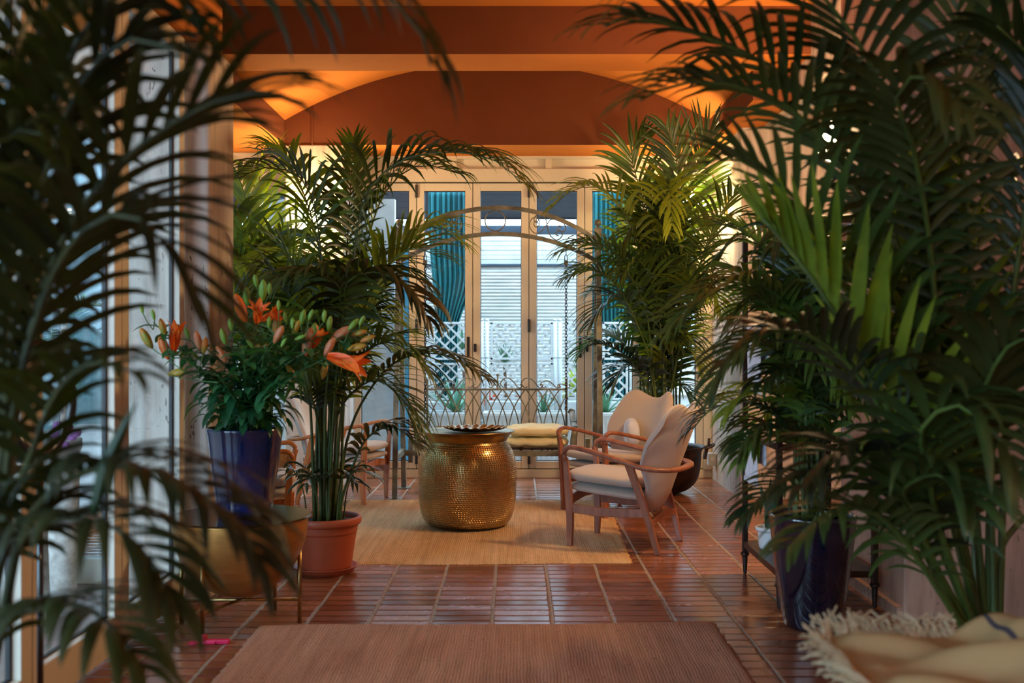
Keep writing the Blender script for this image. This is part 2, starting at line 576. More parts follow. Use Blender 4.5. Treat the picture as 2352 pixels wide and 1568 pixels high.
# folding doors at the back
DY = 8.96
edges = [-1.40, -0.859, -0.377, 0.1045, 0.5824, 1.060, 1.60]
for i in range(6):
    x0, x1 = edges[i] + 0.003, edges[i + 1] - 0.003
    d = sempty('door_%d' % (i + 1), ((x0 + x1) / 2, DY, 0.075))
    sw = 0.062
    f = MB()
    f.box(x0, x0 + sw, DY, DY + 0.06, 0.08, 2.525); f.box(x1 - sw, x1, DY, DY + 0.06, 0.08, 2.525)
    f.box(x0 + sw, x1 - sw, DY, DY + 0.06, 2.46, 2.525); f.box(x0 + sw, x1 - sw, DY, DY + 0.06, 0.08, 0.142)
    f.build('door_frame', M['cream'], d, bevel=0.004)
    g = MB()
    for a, b, cc, e in ((x0 + sw - 0.002, x0 + sw + 0.005, 0.142, 2.46), (x1 - sw - 0.005, x1 - sw + 0.002, 0.142, 2.46), (x0 + sw, x1 - sw, 2.453, 2.462), (x0 + sw, x1 - sw, 0.140, 0.148)):
        g.box(a, b, DY + 0.012, DY + 0.04, cc, e)
    g.build('gasket', M['black'], d)
    MB().box(x0 + sw, x1 - sw, DY + 0.025, DY + 0.031, 0.142, 2.46).build('pane', M['glass'], d)
    if i in (1, 3):
        h = MB(); h.box(x1 - 0.048, x1 - 0.024, DY - 0.012, DY, 1.03, 1.21); h.build('door_handle', M['black'], d, bevel=0.008, seg=3)
    if i in (2, 4):
        h = MB(); h.box(x0 + 0.004, x0 + 0.03, DY - 0.022, DY, 1.08, 1.15); h.build('latch', M['black'], d, bevel=0.005)
    if i in (0, 2, 4):
        for z in (2.40, 1.25, 0.12):
            h = MB(); h.tube([(x1 + 0.003, DY - 0.012, z), (x1 + 0.003, DY - 0.012, z + 0.11)], 0.012, 10)
            h.build('hinge', M['black'], d)
k = MB()
k.box(-1.40, 1.67, DY + 0.02, DY + 0.05, 0.072, 0.08); k.box(-1.40, 1.67, DY + 0.02, DY + 0.05, 2.525, 2.535)
for x in edges[1:-1]: k.box(x - 0.003, x + 0.003, DY + 0.02, DY + 0.05, 0.08, 2.525)
struct(k.build('trim_4', M['black']))
k = MB()
k.box(-1.40, 1.67, DY - 0.01, DY + 0.09, 0.0, 0.072)
k.box(-1.40, 1.67, DY - 0.02, DY + 0.09, 2.535, 2.647)
k.box(-1.40, 1.67, DY + 0.03, DY + 0.09, 2.647, 2.90)
k.box(-1.40, 1.67, DY - 0.01, DY + 0.03, 2.735, 2.80)
for x in (-0.93, -0.57, 0.245, 1.0): k.box(x, x + 0.055, DY - 0.01, DY + 0.03, 2.647, 2.735)
k.box(1.60, 1.67, DY - 0.02, DY + 0.09, 0.072, 2.535)
struct(k.build('trim_5', M['cream'], bevel=0.004))

# left glazing: folding leaves in the plane x = -1.47
GX = -1.47
ys = [4.63, 3.893, 3.173, 2.453, 1.733, 1.013, 0.293, -0.6, -1.5, -2.4]
for i in range(len(ys) - 1):
    y1, y0 = ys[i] - 0.003, ys[i + 1] + 0.003
    d = sempty('door_%d' % (i + 7), (GX, (y0 + y1) / 2, 0.0))
    f = MB()
    for a, b, z0, z1 in ((y0, y0 + 0.068, 0.02, 2.5), (y1 - 0.068, y1, 0.02, 2.5), (y0 + 0.068, y1 - 0.068, 0.02, 0.15), (y0 + 0.068, y1 - 0.068, 2.42, 2.5)):
        f.box(GX - 0.05, GX, a, b, z0, z1)
    f.build('door_frame', M['cream'], d, bevel=0.004)
    g = MB()
    for a, b, z0, z1 in ((y0 + 0.066, y0 + 0.078, 0.15, 2.42), (y1 - 0.078, y1 - 0.066, 0.15, 2.42), (y0 + 0.07, y1 - 0.07, 0.145, 0.155)):
        g.box(GX - 0.045, GX - 0.03, a, b, z0, z1)
    g.build('gasket', M['black'], d)
    MB().box(GX - 0.040, GX - 0.034, y0 + 0.068, y1 - 0.068, 0.15, 2.42).build('pane', M['glass'], d)
k = MB()
for y in ys[1:]: k.box(GX - 0.03, GX - 0.006, y - 0.0035, y + 0.0035, 0.02, 2.5)
struct(k.build('trim_6', M['black']))

# small wall fittings
t = thing('power_socket', 'grey box-shaped power socket low on the wall right of the folding doors', 'socket', (1.655, 8.75, 0.17))
MB().box(1.60, 1.67, 8.72, 8.80, 0.13, 0.235).build('housing', M['white_wall'], t, bevel=0.008)
MB().tube([(1.635, 8.72, 0.19), (1.635, 8.712, 0.19)], 0.018, 16).build('button', M['white'], t)
t = thing('wall_vent', 'small white vent high on the orange side wall at the end of the vault', 'vent', (1.56, 8.2, 2.86))
MB().box(1.548, 1.56, 8.02, 8.16, 2.85, 2.97).build('vent_plate', M['white'], t, bevel=0.003)
for k_ in range(2):
    MB().box(1.544, 1.549, 8.035 + 0.06 * k_, 8.08 + 0.06 * k_, 2.865, 2.955).build('slot', M['white_wall'], t, bevel=0.002)

# ================================================================== LAMPS
M['globe'] = emis('frosted_glass_lit', (1.0, 0.68, 0.34, 1), LAMP)
M['globe_bright'] = emis('frosted_glass_lit_bright', (1.0, 0.66, 0.32, 1), LAMP * 2.6)
M['brass'] = plain('polished_brass', lin(190, 150, 80), 0.3, 1.0)
def globe(name, label, c, r, wall, grp='globe lamps', gm='globe'):
    t = thing(name, label, 'lamp', c, grp)
    MB().ball(c, r, 28).build('lamp_globe', M[gm], t, smooth=True)
    c = Vector(c); w = Vector(wall)
    low = c + Vector((0, 0, -r - 0.02))
    mid = Vector(((c.x + w.x) / 2, (c.y + w.y) / 2, c.z - r - 0.05))
    up = Vector((w.x, w.y, c.z - r * 0.2))
    d = (w - c); d.z = 0; d.normalize()
    b = MB(); b.tube(spline([low, mid, w - d * 0.02 + Vector((0, 0, -r * 0.8)), w], 20), 0.009, 10)
    b.build('bracket', M['brass'], t, smooth=True)
    b = MB(); s = Vector((-d.y, d.x, 0))
    b.bar(w + Vector((0, 0, -0.10)) - d * 0.006, w + Vector((0, 0, 0.10)) - d * 0.006, 0.05, 0.018, up=d)
    b.build('backplate', M['brass'], t, bevel=0.004)
    b = MB(); b.lathe([(0.03, 0), (0.035, 0.012), (0.02, 0.03)], (c.x, c.y, c.z - r - 0.022), 20); b.build('socket_cup', M['brass'], t, smooth=True)
    return t
globe('globe_wall_lamp', 'glowing white globe wall lamp among the palm leaves right of the folding doors', (1.38, 8.25, 2.24), 0.115, (1.666, 8.3, 2.22))
globe('globe_wall_lamp', 'glowing globe lamp on the pale stone pier behind the left palms', (-1.60, 8.26, 2.17), 0.13, (-1.60, 8.436, 2.19))
globe('globe_wall_lamp', 'glowing globe lamp beside the right travertine pillar, mostly hidden by leaves', (1.66, 5.42, 2.20), 0.11, (1.70, 5.206, 2.2), gm='globe_bright')
# globe pendant added out of view behind the viewer, for warm fill light
def pendant(label, c, r, s):
    t = thing('fill_pendant', label, 'lamp', c)
    MB().ball(c, r, 24).build('lamp_globe', emis('fill_pendant_glow', (1.0, 0.66, 0.36, 1), s), t, smooth=True)
    MB().tube([(c[0], c[1], c[2] + r), (c[0], c[1], 3.25)], 0.004, 6).build('cord', M['black'], t)
    MB().lathe([(0.05, 0), (0.05, 0.02), (0.01, 0.03)], (c[0], c[1], 3.22), 20).build('canopy', M['brass'], t, smooth=True)
pendant('unseen globe pendant added near the right side wall for warm fill light', (2.3, -0.6, 2.50), 0.13, 75.0)
# ================================================================== OUTSIDE
M['terrace'] = plain('pale_pink_terrace_tile', lin(160, 142, 134), 0.6, c2=lin(142, 122, 114), scale=4)
M['siding'] = plain('pale_blue_grey_siding', lin(176, 172, 164), 0.7)
M['shutter'] = plain('white_roller_shutter', lin(202, 194, 184), 0.45, c2=lin(180, 174, 166), scale=3, stretch=(1, 1, 5))
M['navy'] = plain('navy_awning', lin(42, 56, 68), 0.7, c2=lin(34, 46, 58))
M['teal'] = plain('teal_velvet', lin(10, 98, 100), 0.75, c2=lin(7, 80, 84), scale=3)
M['blueboard'] = plain('sky_blue_paint', lin(70, 160, 205), 0.6)
_t = MB(); _t.box(-4, 4, 8.98, 16, -0.08, 0.0); _t.box(-9, -1.52, -4, 5.0, -0.08, -0.001); _t.box(-9, -2.65, 5.0, 8.98, -0.08, -0.001); _t.box(-9, -4, 8.98, 16, -0.08, -0.001)
struct(_t.build('ground_terrace', M['terrace']))
struct(MB().box(-30, 30, -20, 45, -0.3, -0.1).build('ground', M['terrace']))

# roller-shuttered facade across the terrace
b = thing('shuttered_building', 'white building with a ribbed roller shutter across the terrace behind the lattice screens', 'building', (0.0, 14.3, 0))
w = MB(); w.box(-4.0, 4.0, 14.1, 14.5, 0, 2.75); w.build('wall', M['siding'], b)
s = MB()
for k in range(7):
    z = 2.22 + k * 0.062
    s.box(-3.9, 3.9, 14.06 - 0.004 * (k % 2), 14.1, z, z + 0.058)
s.build('siding_board', M['siding'], b, bevel=0.004)
s = MB()
s.grid(lambda a, c: (-2.2 + 4.6 * a, 14.04 - 0.014 * abs(math.sin(PI * c * 38)), 0.45 + 1.74 * c), 2, 380)
s.build('roller_shutter', M['shutter'], b, smooth=True)
MB().box(-2.25, 2.45, 14.0, 14.06, 2.19, 2.215).build('shutter_rail', M['navy'], b)
# dark blue pergola roof over the terrace
t = thing('awning', 'dark blue slatted awning roof over the terrace, seen through the door tops', 'awning', (0, 12.0, 2.8))
s = MB()
for k in range(6):
    y0 = 11.15 + k * 0.325
    z0, z1 = 3.08 - (y0 - 9.15) * 0.095, 3.08 - (y0 + 0.32 - 9.15) * 0.095
    s.add([(-4, y0, z0), (4, y0, z0), (4, y0 + 0.31, z1), (-4, y0 + 0.31, z1), (-4, y0, z0 + 0.03), (4, y0, z0 + 0.03), (4, y0 + 0.31, z1 + 0.03), (-4, y0 + 0.31, z1 + 0.03)],
          [(0, 1, 2, 3), (4, 7, 6, 5), (0, 4, 5, 1), (2, 6, 7, 3), (1, 5, 6, 2), (0, 3, 7, 4)])
s.build('slatted_roof', M['navy'], t)
s = MB(); s.box(-4, 4, 13.3, 13.42, 2.55, 2.65); s.build('front_beam', M['navy'], t)
s = MB(); s.box(-4, 4, 12.98, 13.06, 2.70, 2.76); s.build('gutter', M['navy'], t)
for x in (-3.7, 3.7):
    MB().box(x, x + 0.1, 13.3, 13.4, 0, 2.55).build('post', M['navy'], t)
# teal curtains, gathered below
def curtain(label, x0, x1, y, ztop, fn):
    o = MB()
    n, m = 110, 40
    def f(a, c):
        z = 0.05 + (ztop - 0.05) * c
        xa, xb, dep = fn(z)
        x = xa + (xb - xa) * a
        yy = y + dep * math.sin(a * 2 * PI * 9 + 0.7 * math.sin(5 * a + z)) + 0.4 * dep * math.sin(a * 2 * PI * 21 + z)
        return (x, yy, z)
    o.grid(f, n, m)
    o = o.build('terrace_curtain', M['teal'], None, smooth=True, solid=0.004)
    tag(o, label, 'curtain', 'teal terrace curtains')
def ss(a, b, t):
    t = max(0, min(1, (t - a) / (b - a))); return t * t * (3 - 2 * t)
def cl(z):
    e = ss(1.25, 2.2, z) if z > 1.3 else 0.12 * ss(1.3, 0.2, z)
    return (-0.855 - 0.07 * ss(1.3, 2.4, z), -0.62 + 0.19 * ss(1.25, 1.9, z) - 0.04 * 0, 0.02 + 0.015 * ss(1.3, 2.3, z))
curtain('teal curtain gathered to a waist, behind the lattice screen left of the double doors', 0, 0, 10.95, 2.76, cl)
curtain('teal curtain hanging behind the door leaf right of the swing frame', 0, 0, 10.95, 2.76, lambda z: (0.80 + 0.05 * ss(2.2, 1.2, z), 1.22 - 0.03 * ss(2.2, 1.2, z), 0.028))
curtain('small dark teal curtain edge showing beside the arch of the swing', 0, 0, 12.6, 2.70, lambda z: (0.745 + 0.14 * ss(2.5, 1.9, z), 0.98, 0.02))
# blue board and white outer wall left of the doors
o = MB(); o.box(-1.085, -0.985, 9.55, 9.60, 0.0, 2.18); o = o.build('blue_board', M['blueboard'], bevel=0.004)
tag(o, 'upright sky-blue painted board outside the glass behind the left swing posts', 'board')
struct(MB().box(-2.4, -1.14, 9.75, 9.85, 0, 2.5).build('wall_terrace', M['white_wall']))

# planters and lattice screens
def planter(x0, x1, y, z0, z1, label, name='ribbed_planter', grp='white terrace planters'):
    t = thing(name, label, 'planter', ((x0 + x1) / 2, y, z0), grp)
    o = MB()
    n = int((x1 - x0) / 0.012)
    d = 0.30
    def f(a, c):
        z = z0 + (z1 - z0) * c
        rib = 0.006 * math.cos(a * (x1 - x0) / 0.055 * 2 * PI) * (1 if 0.08 < c < 0.86 else 0)
        tp = 0.03 * (1 - c)
        return (x0 + tp + (x1 - x0 - 2 * tp) * a, y - d / 2 + tp + rib - (0.012 if c > 0.88 else 0), z)
    o.grid(f, n, 24)
    o.build('ribbed_front', M['white'], t, smooth=True)
    o = MB(); o.box(x0 + 0.02, x1 - 0.02, y - d / 2 + 0.035, y + d / 2, z0, z1 - 0.03)
    o.build('body', M['white'], t, bevel=0.01)
    o = MB()
    for a, b, cc, e in ((x0 - 0.01, x1 + 0.01, y - d / 2 - 0.02, y - d / 2 + 0.025), (x0 - 0.01, x1 + 0.01, y + d / 2 - 0.02, y + d / 2 + 0.01), (x0 - 0.01, x0 + 0.03, y - d / 2, y + d / 2), (x1 - 0.03, x1 + 0.01, y - d / 2, y + d / 2)):
        o.box(a, b, cc, e, z1 - 0.035, z1)
    o.build('rim', M['white'], t, bevel=0.006)
    MB().box(x0 + 0.03, x1 - 0.03, y - d / 2 + 0.03, y + d / 2 - 0.02, z1 - 0.045, z1 - 0.02).build('soil', M['soil'], t)
    return t
planter(-0.92, -0.46, 10.3, 0, 0.48, 'white ribbed planter on the terrace left of the double doors')
planter(-0.32, 0.56, 10.3, 0, 0.48, 'wide white ribbed planter on the terrace behind the middle doors')
planter(0.74, 1.18, 10.3, 0, 0.48, 'white ribbed planter on the terrace right of the swing frame')
def clip(x0, x1, z0, z1, cx, sg):
    # line x = cx + sg*(z - z0); segment inside the rectangle
    pts = []
    za = z0; zb = z1
    if sg > 0:
        za = max(za, z0 + (x0 - cx)); zb = min(zb, z0 + (x1 - cx))
    else:
        za = max(za, z0 + (cx - x1)); zb = min(zb, z0 + (cx - x0))
    if zb - za < 0.01: return None
    return (cx + sg * (za - z0), za), (cx + sg * (zb - z0), zb)
def screen(x0, x1, y, label, posts):
    t = thing('lattice_screen', label, 'trellis', ((x0 + x1) / 2, y, 0), 'white lattice screens')
    o = MB(); o.box(x0 - 0.02, x1 + 0.02, y - 0.02, y + 0.12, 0.0, 0.56); o.build('trough', M['white'], t, bevel=0.01)
    for z0, z1 in ((0.985, 1.37), (0.575, 0.955)):
        fr = MB()
        fr.box(x0, x1, y - 0.012, y + 0.012, z0, z0 + 0.022); fr.box(x0, x1, y - 0.012, y + 0.012, z1 - 0.022, z1)
        fr.box(x0, x0 + 0.022, y - 0.012, y + 0.012, z0, z1); fr.box(x1 - 0.022, x1, y - 0.012, y + 0.012, z0, z1)
        p = fr.build('lattice_panel', M['white'], t, bevel=0.002)
        la = MB()
        k = x0 - (z1 - z0)
        while k < x1 + (z1 - z0):
            for sg in (1, -1):
                s = clip(x0 + 0.01, x1 - 0.01, z0 + 0.01, z1 - 0.01, k if sg > 0 else k + 0.03, sg)
                if s:
                    (xa, za), (xb, zb) = s
                    la.bar((xa, y + 0.004 * sg, za), (xb, y + 0.004 * sg, zb), 0.008, 0.021, up=(0, 0, 1))
            k += 0.118
        la.build('lattice', M['white'], p)
    for px in posts:
        q = MB(); q.tube([(px, y, 0.0), (px, y, 1.39)], 0.022, 14)
        q.lathe([(0.024, 0), (0.02, 0.012), (0.008, 0.02)], (px, y, 1.385), 14)
        for z in (0.35, 0.68, 1.0): q.lathe([(0.0225, 0), (0.026, 0.006), (0.026, 0.014), (0.0225, 0.02)], (px, y, z), 14, False, False)
        q.build('post', M['white'], t, smooth=True)
screen(-0.95, -0.42, 10.62, 'white lattice screen in front of the gathered teal curtain', ())
screen(-0.27, 0.37, 10.75, 'white lattice screen in the middle between two pairs of round posts', (-0.36, -0.305))
screen(0.51, 0.78, 10.75, 'white lattice screen just right of the middle pair of round posts', (0.395, 0.445))
screen(0.87, 1.13, 10.62, 'white lattice screen right of the swing frame', (1.165,))

# terrace plants
M['agave'] = leafmat('grey_green_agave', lin(60, 100, 84), lin(120, 160, 140), 0.1)
M['olive'] = leafmat('olive_green_leaf', lin(60, 84, 28), lin(170, 180, 50), 0.3)
M['redleaf'] = leafmat('red_leaf', lin(170, 50, 44), lin(225, 110, 90), 0.3)
M['trunk'] = plain('brown_trunk', lin(120, 88, 66), 0.9, c2=lin(84, 60, 46), scale=12, stretch=(1, 1, 4), bump=0.6)
M['darkpot'] = plain('dark_grey_pot', lin(48, 52, 58), 0.6)
def rosette(mb, c, n, L, w, up=0.6, droop=0.6, seed=1, el0=0.2, el1=1.35):
    rr = random.Random(seed)
    c = Vector(c)
    for i in range(n):
        az = 2 * PI * (i * 0.618) + rr.uniform(-0.2, 0.2)
        el = el0 + (el1 - el0) * (i / n) + rr.uniform(-0.1, 0.1)
        D = Vector((math.cos(az) * math.cos(el), math.sin(az) * math.cos(el), math.sin(el)))
        S = Vector((-math.sin(az), math.cos(az), 0))
        l = L * rr.uniform(0.75, 1.1)
        p = Vector(c)
        vs = []; K = 7
        for k in range(K + 1):
            q = k / K
            ww = w * (0.5 + 0.5 * math.sin(PI * min(1, q * 1.6 + 0.1) * 0.5)) * (1 - q ** 2.2) + 0.0005
            nn = S.cross(D)
            vs += [p - S * ww, p - nn * ww * 0.25 * -1 * 0 - Vector((0, 0, ww * 0.35)), p + S * ww]
            p = p + D * (l / K)
            D = (D + Vector((0, 0, -droop / K * (1 - abs(D.z) * 0.5)))).normalized()
        fs = []
        for k in range(K):
            a = k * 3
            fs += [(a, a + 1, a + 4, a + 3), (a + 1, a + 2, a + 5, a + 4)]
        mb.add(vs, fs)
def spiky(label, c, h, n, L, w, mat, seed, name='dracaena', grp='terrace plants', pot=(0.13, 0.2), kw={}):
    t = thing(name, label, 'plant', c, grp)
    x, y, z = c
    if pot:
        MB().lathe([(pot[0] * 0.7, 0), (pot[0], pot[1]), (pot[0] * 0.9, pot[1]), (pot[0] * 0.88, pot[1] - 0.03)], c, 24).build('pot', M['darkpot'], t, smooth=True)
    if h > 0.02:
        q = MB(); q.tube(spline([(x, y, z + (pot[1] - 0.04 if pot else -0.02)), (x + 0.02, y, z + h * 0.5), (x, y, z + h)], 8), 0.016, 8); q.build('trunk', M['trunk'], t, smooth=True)
    q = MB(); rosette(q, (x, y, z + max(h, 0)), n, L, w, seed=seed, **kw); q.build('foliage', mat, t, smooth=True)
    return t
spiky('spiky dracaena on a thin brown trunk behind the middle lattice screen', (-0.13, 11.05, 0.0), 0.94, 44, 0.26, 0.011, M['agave'], 3, grp='slim dracaenas')
spiky('taller spiky palm-like plant beyond the middle lattice, left of the dracaena', (-0.62, 12.0, 0.0), 1.05, 40, 0.42, 0.014, M['agave'], 4, grp='slim dracaenas')
spiky('grey-green agave in the left white planter', (-0.60, 10.3, 0.46), 0.0, 16, 0.42, 0.03, M['agave'], 5, 'agave', 'agaves', None, dict(droop=0.25, el0=0.5))
spiky('small agave at the left end of the wide white planter', (0.26, 10.28, 0.46), 0.0, 12, 0.26, 0.018, M['agave'], 6, 'agave', 'agaves', None, dict(droop=0.2, el0=0.7))
spiky('agave in the white planter right of the swing frame', (0.88, 10.32, 0.46), 0.0, 16, 0.34, 0.022, M['agave'], 7, 'agave', 'agaves', None, dict(droop=0.3, el0=0.4))
spiky('red-leaved plant behind the middle lattice screen', (0.14, 11.7, 0.0), 0.42, 46, 0.32, 0.018, M['redleaf'], 8, 'red_plant', 'red-leaved plants')
spiky('red-leaved plant in a dark pot left of the middle mullion', (-0.30, 11.8, 0.0), 0.44, 40, 0.26, 0.018, M['redleaf'], 9, 'red_plant', 'red-leaved plants')
spiky('yellow-green bush beyond the lattice between the two middle doors', (0.80, 13.3, 0.0), 0.55, 90, 0.36, 0.02, M['olive'], 10, 'leafy_bush', 'bushes', (0.2, 0.4), dict(el0=-0.2))
spiky('green bush beside the gathered curtain behind the left lattice', (-0.78, 11.45, 0.0), 0.62, 80, 0.26, 0.02, M['agave'], 11, 'leafy_bush', 'bushes', (0.16, 0.3), dict(el0=-0.3))
spiky('thin dracaena in front of the white wall right of the chain', (0.66, 11.2, 0.0), 0.86, 26, 0.24, 0.009, M['agave'], 12, grp='slim dracaenas')

# ---- garden side, seen through the left glazing
M['gwall'] = plain('pale_garden_wall', lin(112, 128, 130), 0.9, c2=lin(80, 96, 98), scale=2)
M['hedge'] = leafmat('hedge_leaf', lin(24, 60, 52), lin(70, 120, 100), 0.3)
struct(MB().box(-6.6, -6.3, 1.0, 16, 0, 6.0).build('wall_garden', M['gwall']))
struct(MB().box(-6.3, -4.02, 15.0, 15.3, 0, 6.0).build('wall_garden_end', M['gwall']))
h = MB(); rr = random.Random(5)
for i in range(2600):
    y = rr.uniform(3, 13); x = -5.7 + rr.uniform(-0.35, 0.35); z = rr.uniform(0.05, 1.9 + 0.25 * math.sin(y * 2))
    a = rr.uniform(0, 2 * PI); e = rr.uniform(-0.6, 0.9); s = rr.uniform(0.06, 0.12)
    d = Vector((math.cos(a) * math.cos(e), math.sin(a) * math.cos(e), math.sin(e))) * s
    w_ = Vector((-math.sin(a), math.cos(a), rr.uniform(-.5, .5))) * s * 0.35
    p = Vector((x, y, z))
    h.add([p, p + d * 0.5 + w_, p + d, p + d * 0.5 - w_], [(0, 1, 2, 3)])
tag(h.build('hedge', M['hedge']), 'dark green garden hedge beyond the left glazing', 'hedge', kind='stuff')

t = thing('stone_planter', 'carved white stone planter with a lion face outside the left glazing', 'planter', (-2.22, 5.0 - 0.35, 0))
q = MB()
q.lathe([(0.20, 0), (0.22, 0.03), (0.20, 0.06), (0.13, 0.12), (0.12, 0.30), (0.17, 0.36), (0.22, 0.42), (0.235, 0.62), (0.26, 0.68), (0.26, 0.72), (0.22, 0.72), (0.21, 0.68)], (-2.22, 4.65, 0), 40, warp=lambda a, z: 1 + 0.03 * math.cos(a * 12))
q.build('urn', M['stone'], t, smooth=True)
q = MB()
fx, fy, fz = -2.18, 4.42, 0.55
q.ball((fx, fy, fz), 0.085, 16, (1, 0.5, 1.1)); q.ball((fx, fy - 0.045, fz - 0.03), 0.035, 12, (1.2, 1, .8)); q.ball((fx, fy - 0.04, fz + 0.02), 0.02, 10, (1, 1, 1.8))
for s_ in (-1, 1):
    q.ball((fx + 0.035 * s_, fy - 0.035, fz + 0.03), 0.014, 10); q.ball((fx + 0.075 * s_, fy, fz + 0.065), 0.025, 10)
    q.ball((fx + 0.028 * s_, fy - 0.05, fz - 0.045), 0.022, 10)
    for j in range(5):
        q.ball((fx + 0.095 * s_, fy + 0.01, fz + 0.05 - 0.035 * j), 0.026, 10)
q.build('lion_face', M['stone'], t, smooth=True)
MB().lathe([(0.21, 0), (0.2, 0.01)], (-2.22, 4.65, 0.665), 30).build('soil', M['soil'], t)
# ================================================================== RUGS
def rug_mat(name, a, b, dark):
    m = NT(name)
    v = m.pos(True)
    s1 = m.noise(m.map(v, (42, 1.2, 1)), 1.0, 5, 0.7)
    s2 = m.noise(m.map(v, (7, 0.6, 1)), 1.0, 3, 0.6)
    f = m.math('ADD', m.math('MULTIPLY', s1, 0.34), m.math('MULTIPLY', s2, 0.20))
    iso = m.noise(m.map(v, (110, 70, 1)), 1.0, 3, 0.7)
    blo = m.noise(m.map(v, (5, 3, 1)), 1.0, 3, 0.6)
    f = m.math('ADD', f, m.math('ADD', m.math('MULTIPLY', iso, 0.30), m.math('MULTIPLY', blo, 0.16)))
    col = m.ramp(f, [(0.40, b), (0.58, a)])
    fl = m.noise(m.map(v, (40, 55, 1)), 1.0, 2, 0.5)
    col = m.mix(m.math('GREATER_THAN', fl, 0.70), col, dark)
    # woven ribs run front to back, tiny knots across
    sx = m.n('ShaderNodeSeparateXYZ'); m.l(v, sx.inputs[0])
    wob = m.math('MULTIPLY', m.noise(m.map(v, (3, 3, 1)), 2, 2), 0.02)
    rib = m.math('ABSOLUTE', m.math('SINE', m.math('MULTIPLY', m.math('ADD', sx.outputs[0], wob), PI / 0.0115)))
    kn = m.math('ABSOLUTE', m.math('SINE', m.math('ADD', m.math('MULTIPLY', sx.outputs[1], PI / 0.009), m.math('MULTIPLY', m.math('FLOOR', m.math('DIVIDE', m.math('ADD', sx.outputs[0], wob), 0.0115)), 1.57))))
    col = m.mix(m.math('MULTIPLY', m.math('SUBTRACT', 1.0, rib), 0.5), col, b)
    m.set(col, 0.92, 0, 0.15)
    m.bump(m.math('ADD', m.math('MULTIPLY', rib, kn), m.math('MULTIPLY', m.noise(m.map(v, (30, 30, 1)), 4, 4), 1.2)), 0.8, 0.004)
    return m.mat
def rug(name, label, corners, mat, th=0.011, seed=1):
    """corners: front-left, front-right, back-right, back-left"""
    A, B, C_, D = [Vector((x, y, 0)) for x, y in corners]
    rr = random.Random(seed)
    nu, nv = 160, 120
    eu = [rr.uniform(-1, 1) for _ in range(nu + 1)]; ev = [rr.uniform(-1, 1) for _ in range(nv + 1)]
    eu2 = [rr.uniform(-1, 1) for _ in range(nu + 1)]; ev2 = [rr.uniform(-1, 1) for _ in range(nv + 1)]
    mb = MB()
    def f(a, b):
        i, j = round(a * nu), round(b * nv)
        aa = a + (0.0035 * ev[j] if i == 0 else 0) + (0.0035 * ev2[j] if i == nu else 0)
        bb = b + (0.003 * eu[i] if j == 0 else 0) + (0.003 * eu2[i] if j == nv else 0) + 0.003 * math.sin(a * 9)
        p = (A * (1 - aa) + B * aa) * (1 - bb) + (D * (1 - aa) + C_ * aa) * bb
        e = min(i, nu - i, j, nv - j)
        z = th * (1.0 + 0.12 * math.sin(p.x * 9 + p.y * 5) + 0.12 * math.sin(p.y * 13 - p.x * 4))
        z = 0.0015 if e == 0 else (z * 0.8 if e == 1 else z)
        return (p.x, p.y, z)
    mb.grid(f, nu, nv)
    mb.box(min(A.x, D.x) + 0.04, max(B.x, C_.x) - 0.09, A.y + 0.04, D.y - 0.04, 0.0005, 0.003)
    o = mb.build(name, mat, None, smooth=True)
    tag(o, label, 'rug')
    return o
M['jute'] = rug_mat('golden_jute_weave', lin(240, 198, 146), lin(190, 146, 98), lin(110, 74, 44))
M['jute2'] = rug_mat('brown_jute_weave', lin(204, 154, 124), lin(150, 104, 80), lin(84, 52, 36))
rug('jute_rug', 'golden woven jute rug under the hammered brass drum table', [(-1.30, 5.42), (0.605, 5.46), (0.665, 7.645), (-1.22, 7.66)], M['jute'], seed=3)
rug('jute_rug', 'brown woven jute rug lying nearest, in front of the tiled strip', [(-1.02, 2.6), (0.80, 2.6), (0.815, 4.29), (-1.045, 4.24)], M['jute2'], th=0.013, seed=4)

# ================================================================== HAMMERED DRUM TABLE
def hammered(name, c1, c2, n_around=112, pitch=0.0125, rough=0.3):
    m = NT(name)
    v = m.pos(True)
    s = m.n('ShaderNodeSeparateXYZ'); m.l(v, s.inputs[0])
    ang = m.math('ARCTAN2', s.outputs[1], s.outputs[0])
    w = m.math('DIVIDE', m.math('ADD', s.outputs[2], m.math('MULTIPLY', m.noise(m.map(v, (1, 1, 1)), 3, 2), 0.006)), pitch)
    row = m.math('FLOOR', w)
    wn = m.n('ShaderNodeTexWhiteNoise', noise_dimensions='1D'); m.l(row, wn.inputs['W'])
    u = m.math('ADD', m.math('MULTIPLY', ang, n_around / (2 * PI)), wn.outputs[0])
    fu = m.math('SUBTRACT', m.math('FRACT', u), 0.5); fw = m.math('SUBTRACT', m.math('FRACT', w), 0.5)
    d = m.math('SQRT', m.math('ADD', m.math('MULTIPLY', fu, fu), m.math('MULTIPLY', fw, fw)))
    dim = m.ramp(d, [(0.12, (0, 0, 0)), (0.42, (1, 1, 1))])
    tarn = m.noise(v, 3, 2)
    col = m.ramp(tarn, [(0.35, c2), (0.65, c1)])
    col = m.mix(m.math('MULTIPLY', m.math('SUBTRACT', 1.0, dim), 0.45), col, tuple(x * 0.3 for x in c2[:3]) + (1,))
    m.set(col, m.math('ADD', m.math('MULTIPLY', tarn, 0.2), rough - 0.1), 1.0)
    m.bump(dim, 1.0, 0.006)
    return m.mat
M['hammered'] = hammered('hammered_antique_brass', lin(204, 172, 116), lin(180, 146, 92), rough=0.26)
M['brass_plain'] = plain('antique_brass', lin(178, 146, 92), 0.28, 1.0, c2=lin(140, 112, 68), scale=7, bump=0.08, bscale=25)
M['brass_dark'] = plain('aged_brass_tray', lin(176, 156, 112), 0.38, 0.75, c2=lin(120, 100, 68), scale=14)
TX, TY = -0.31, 6.56
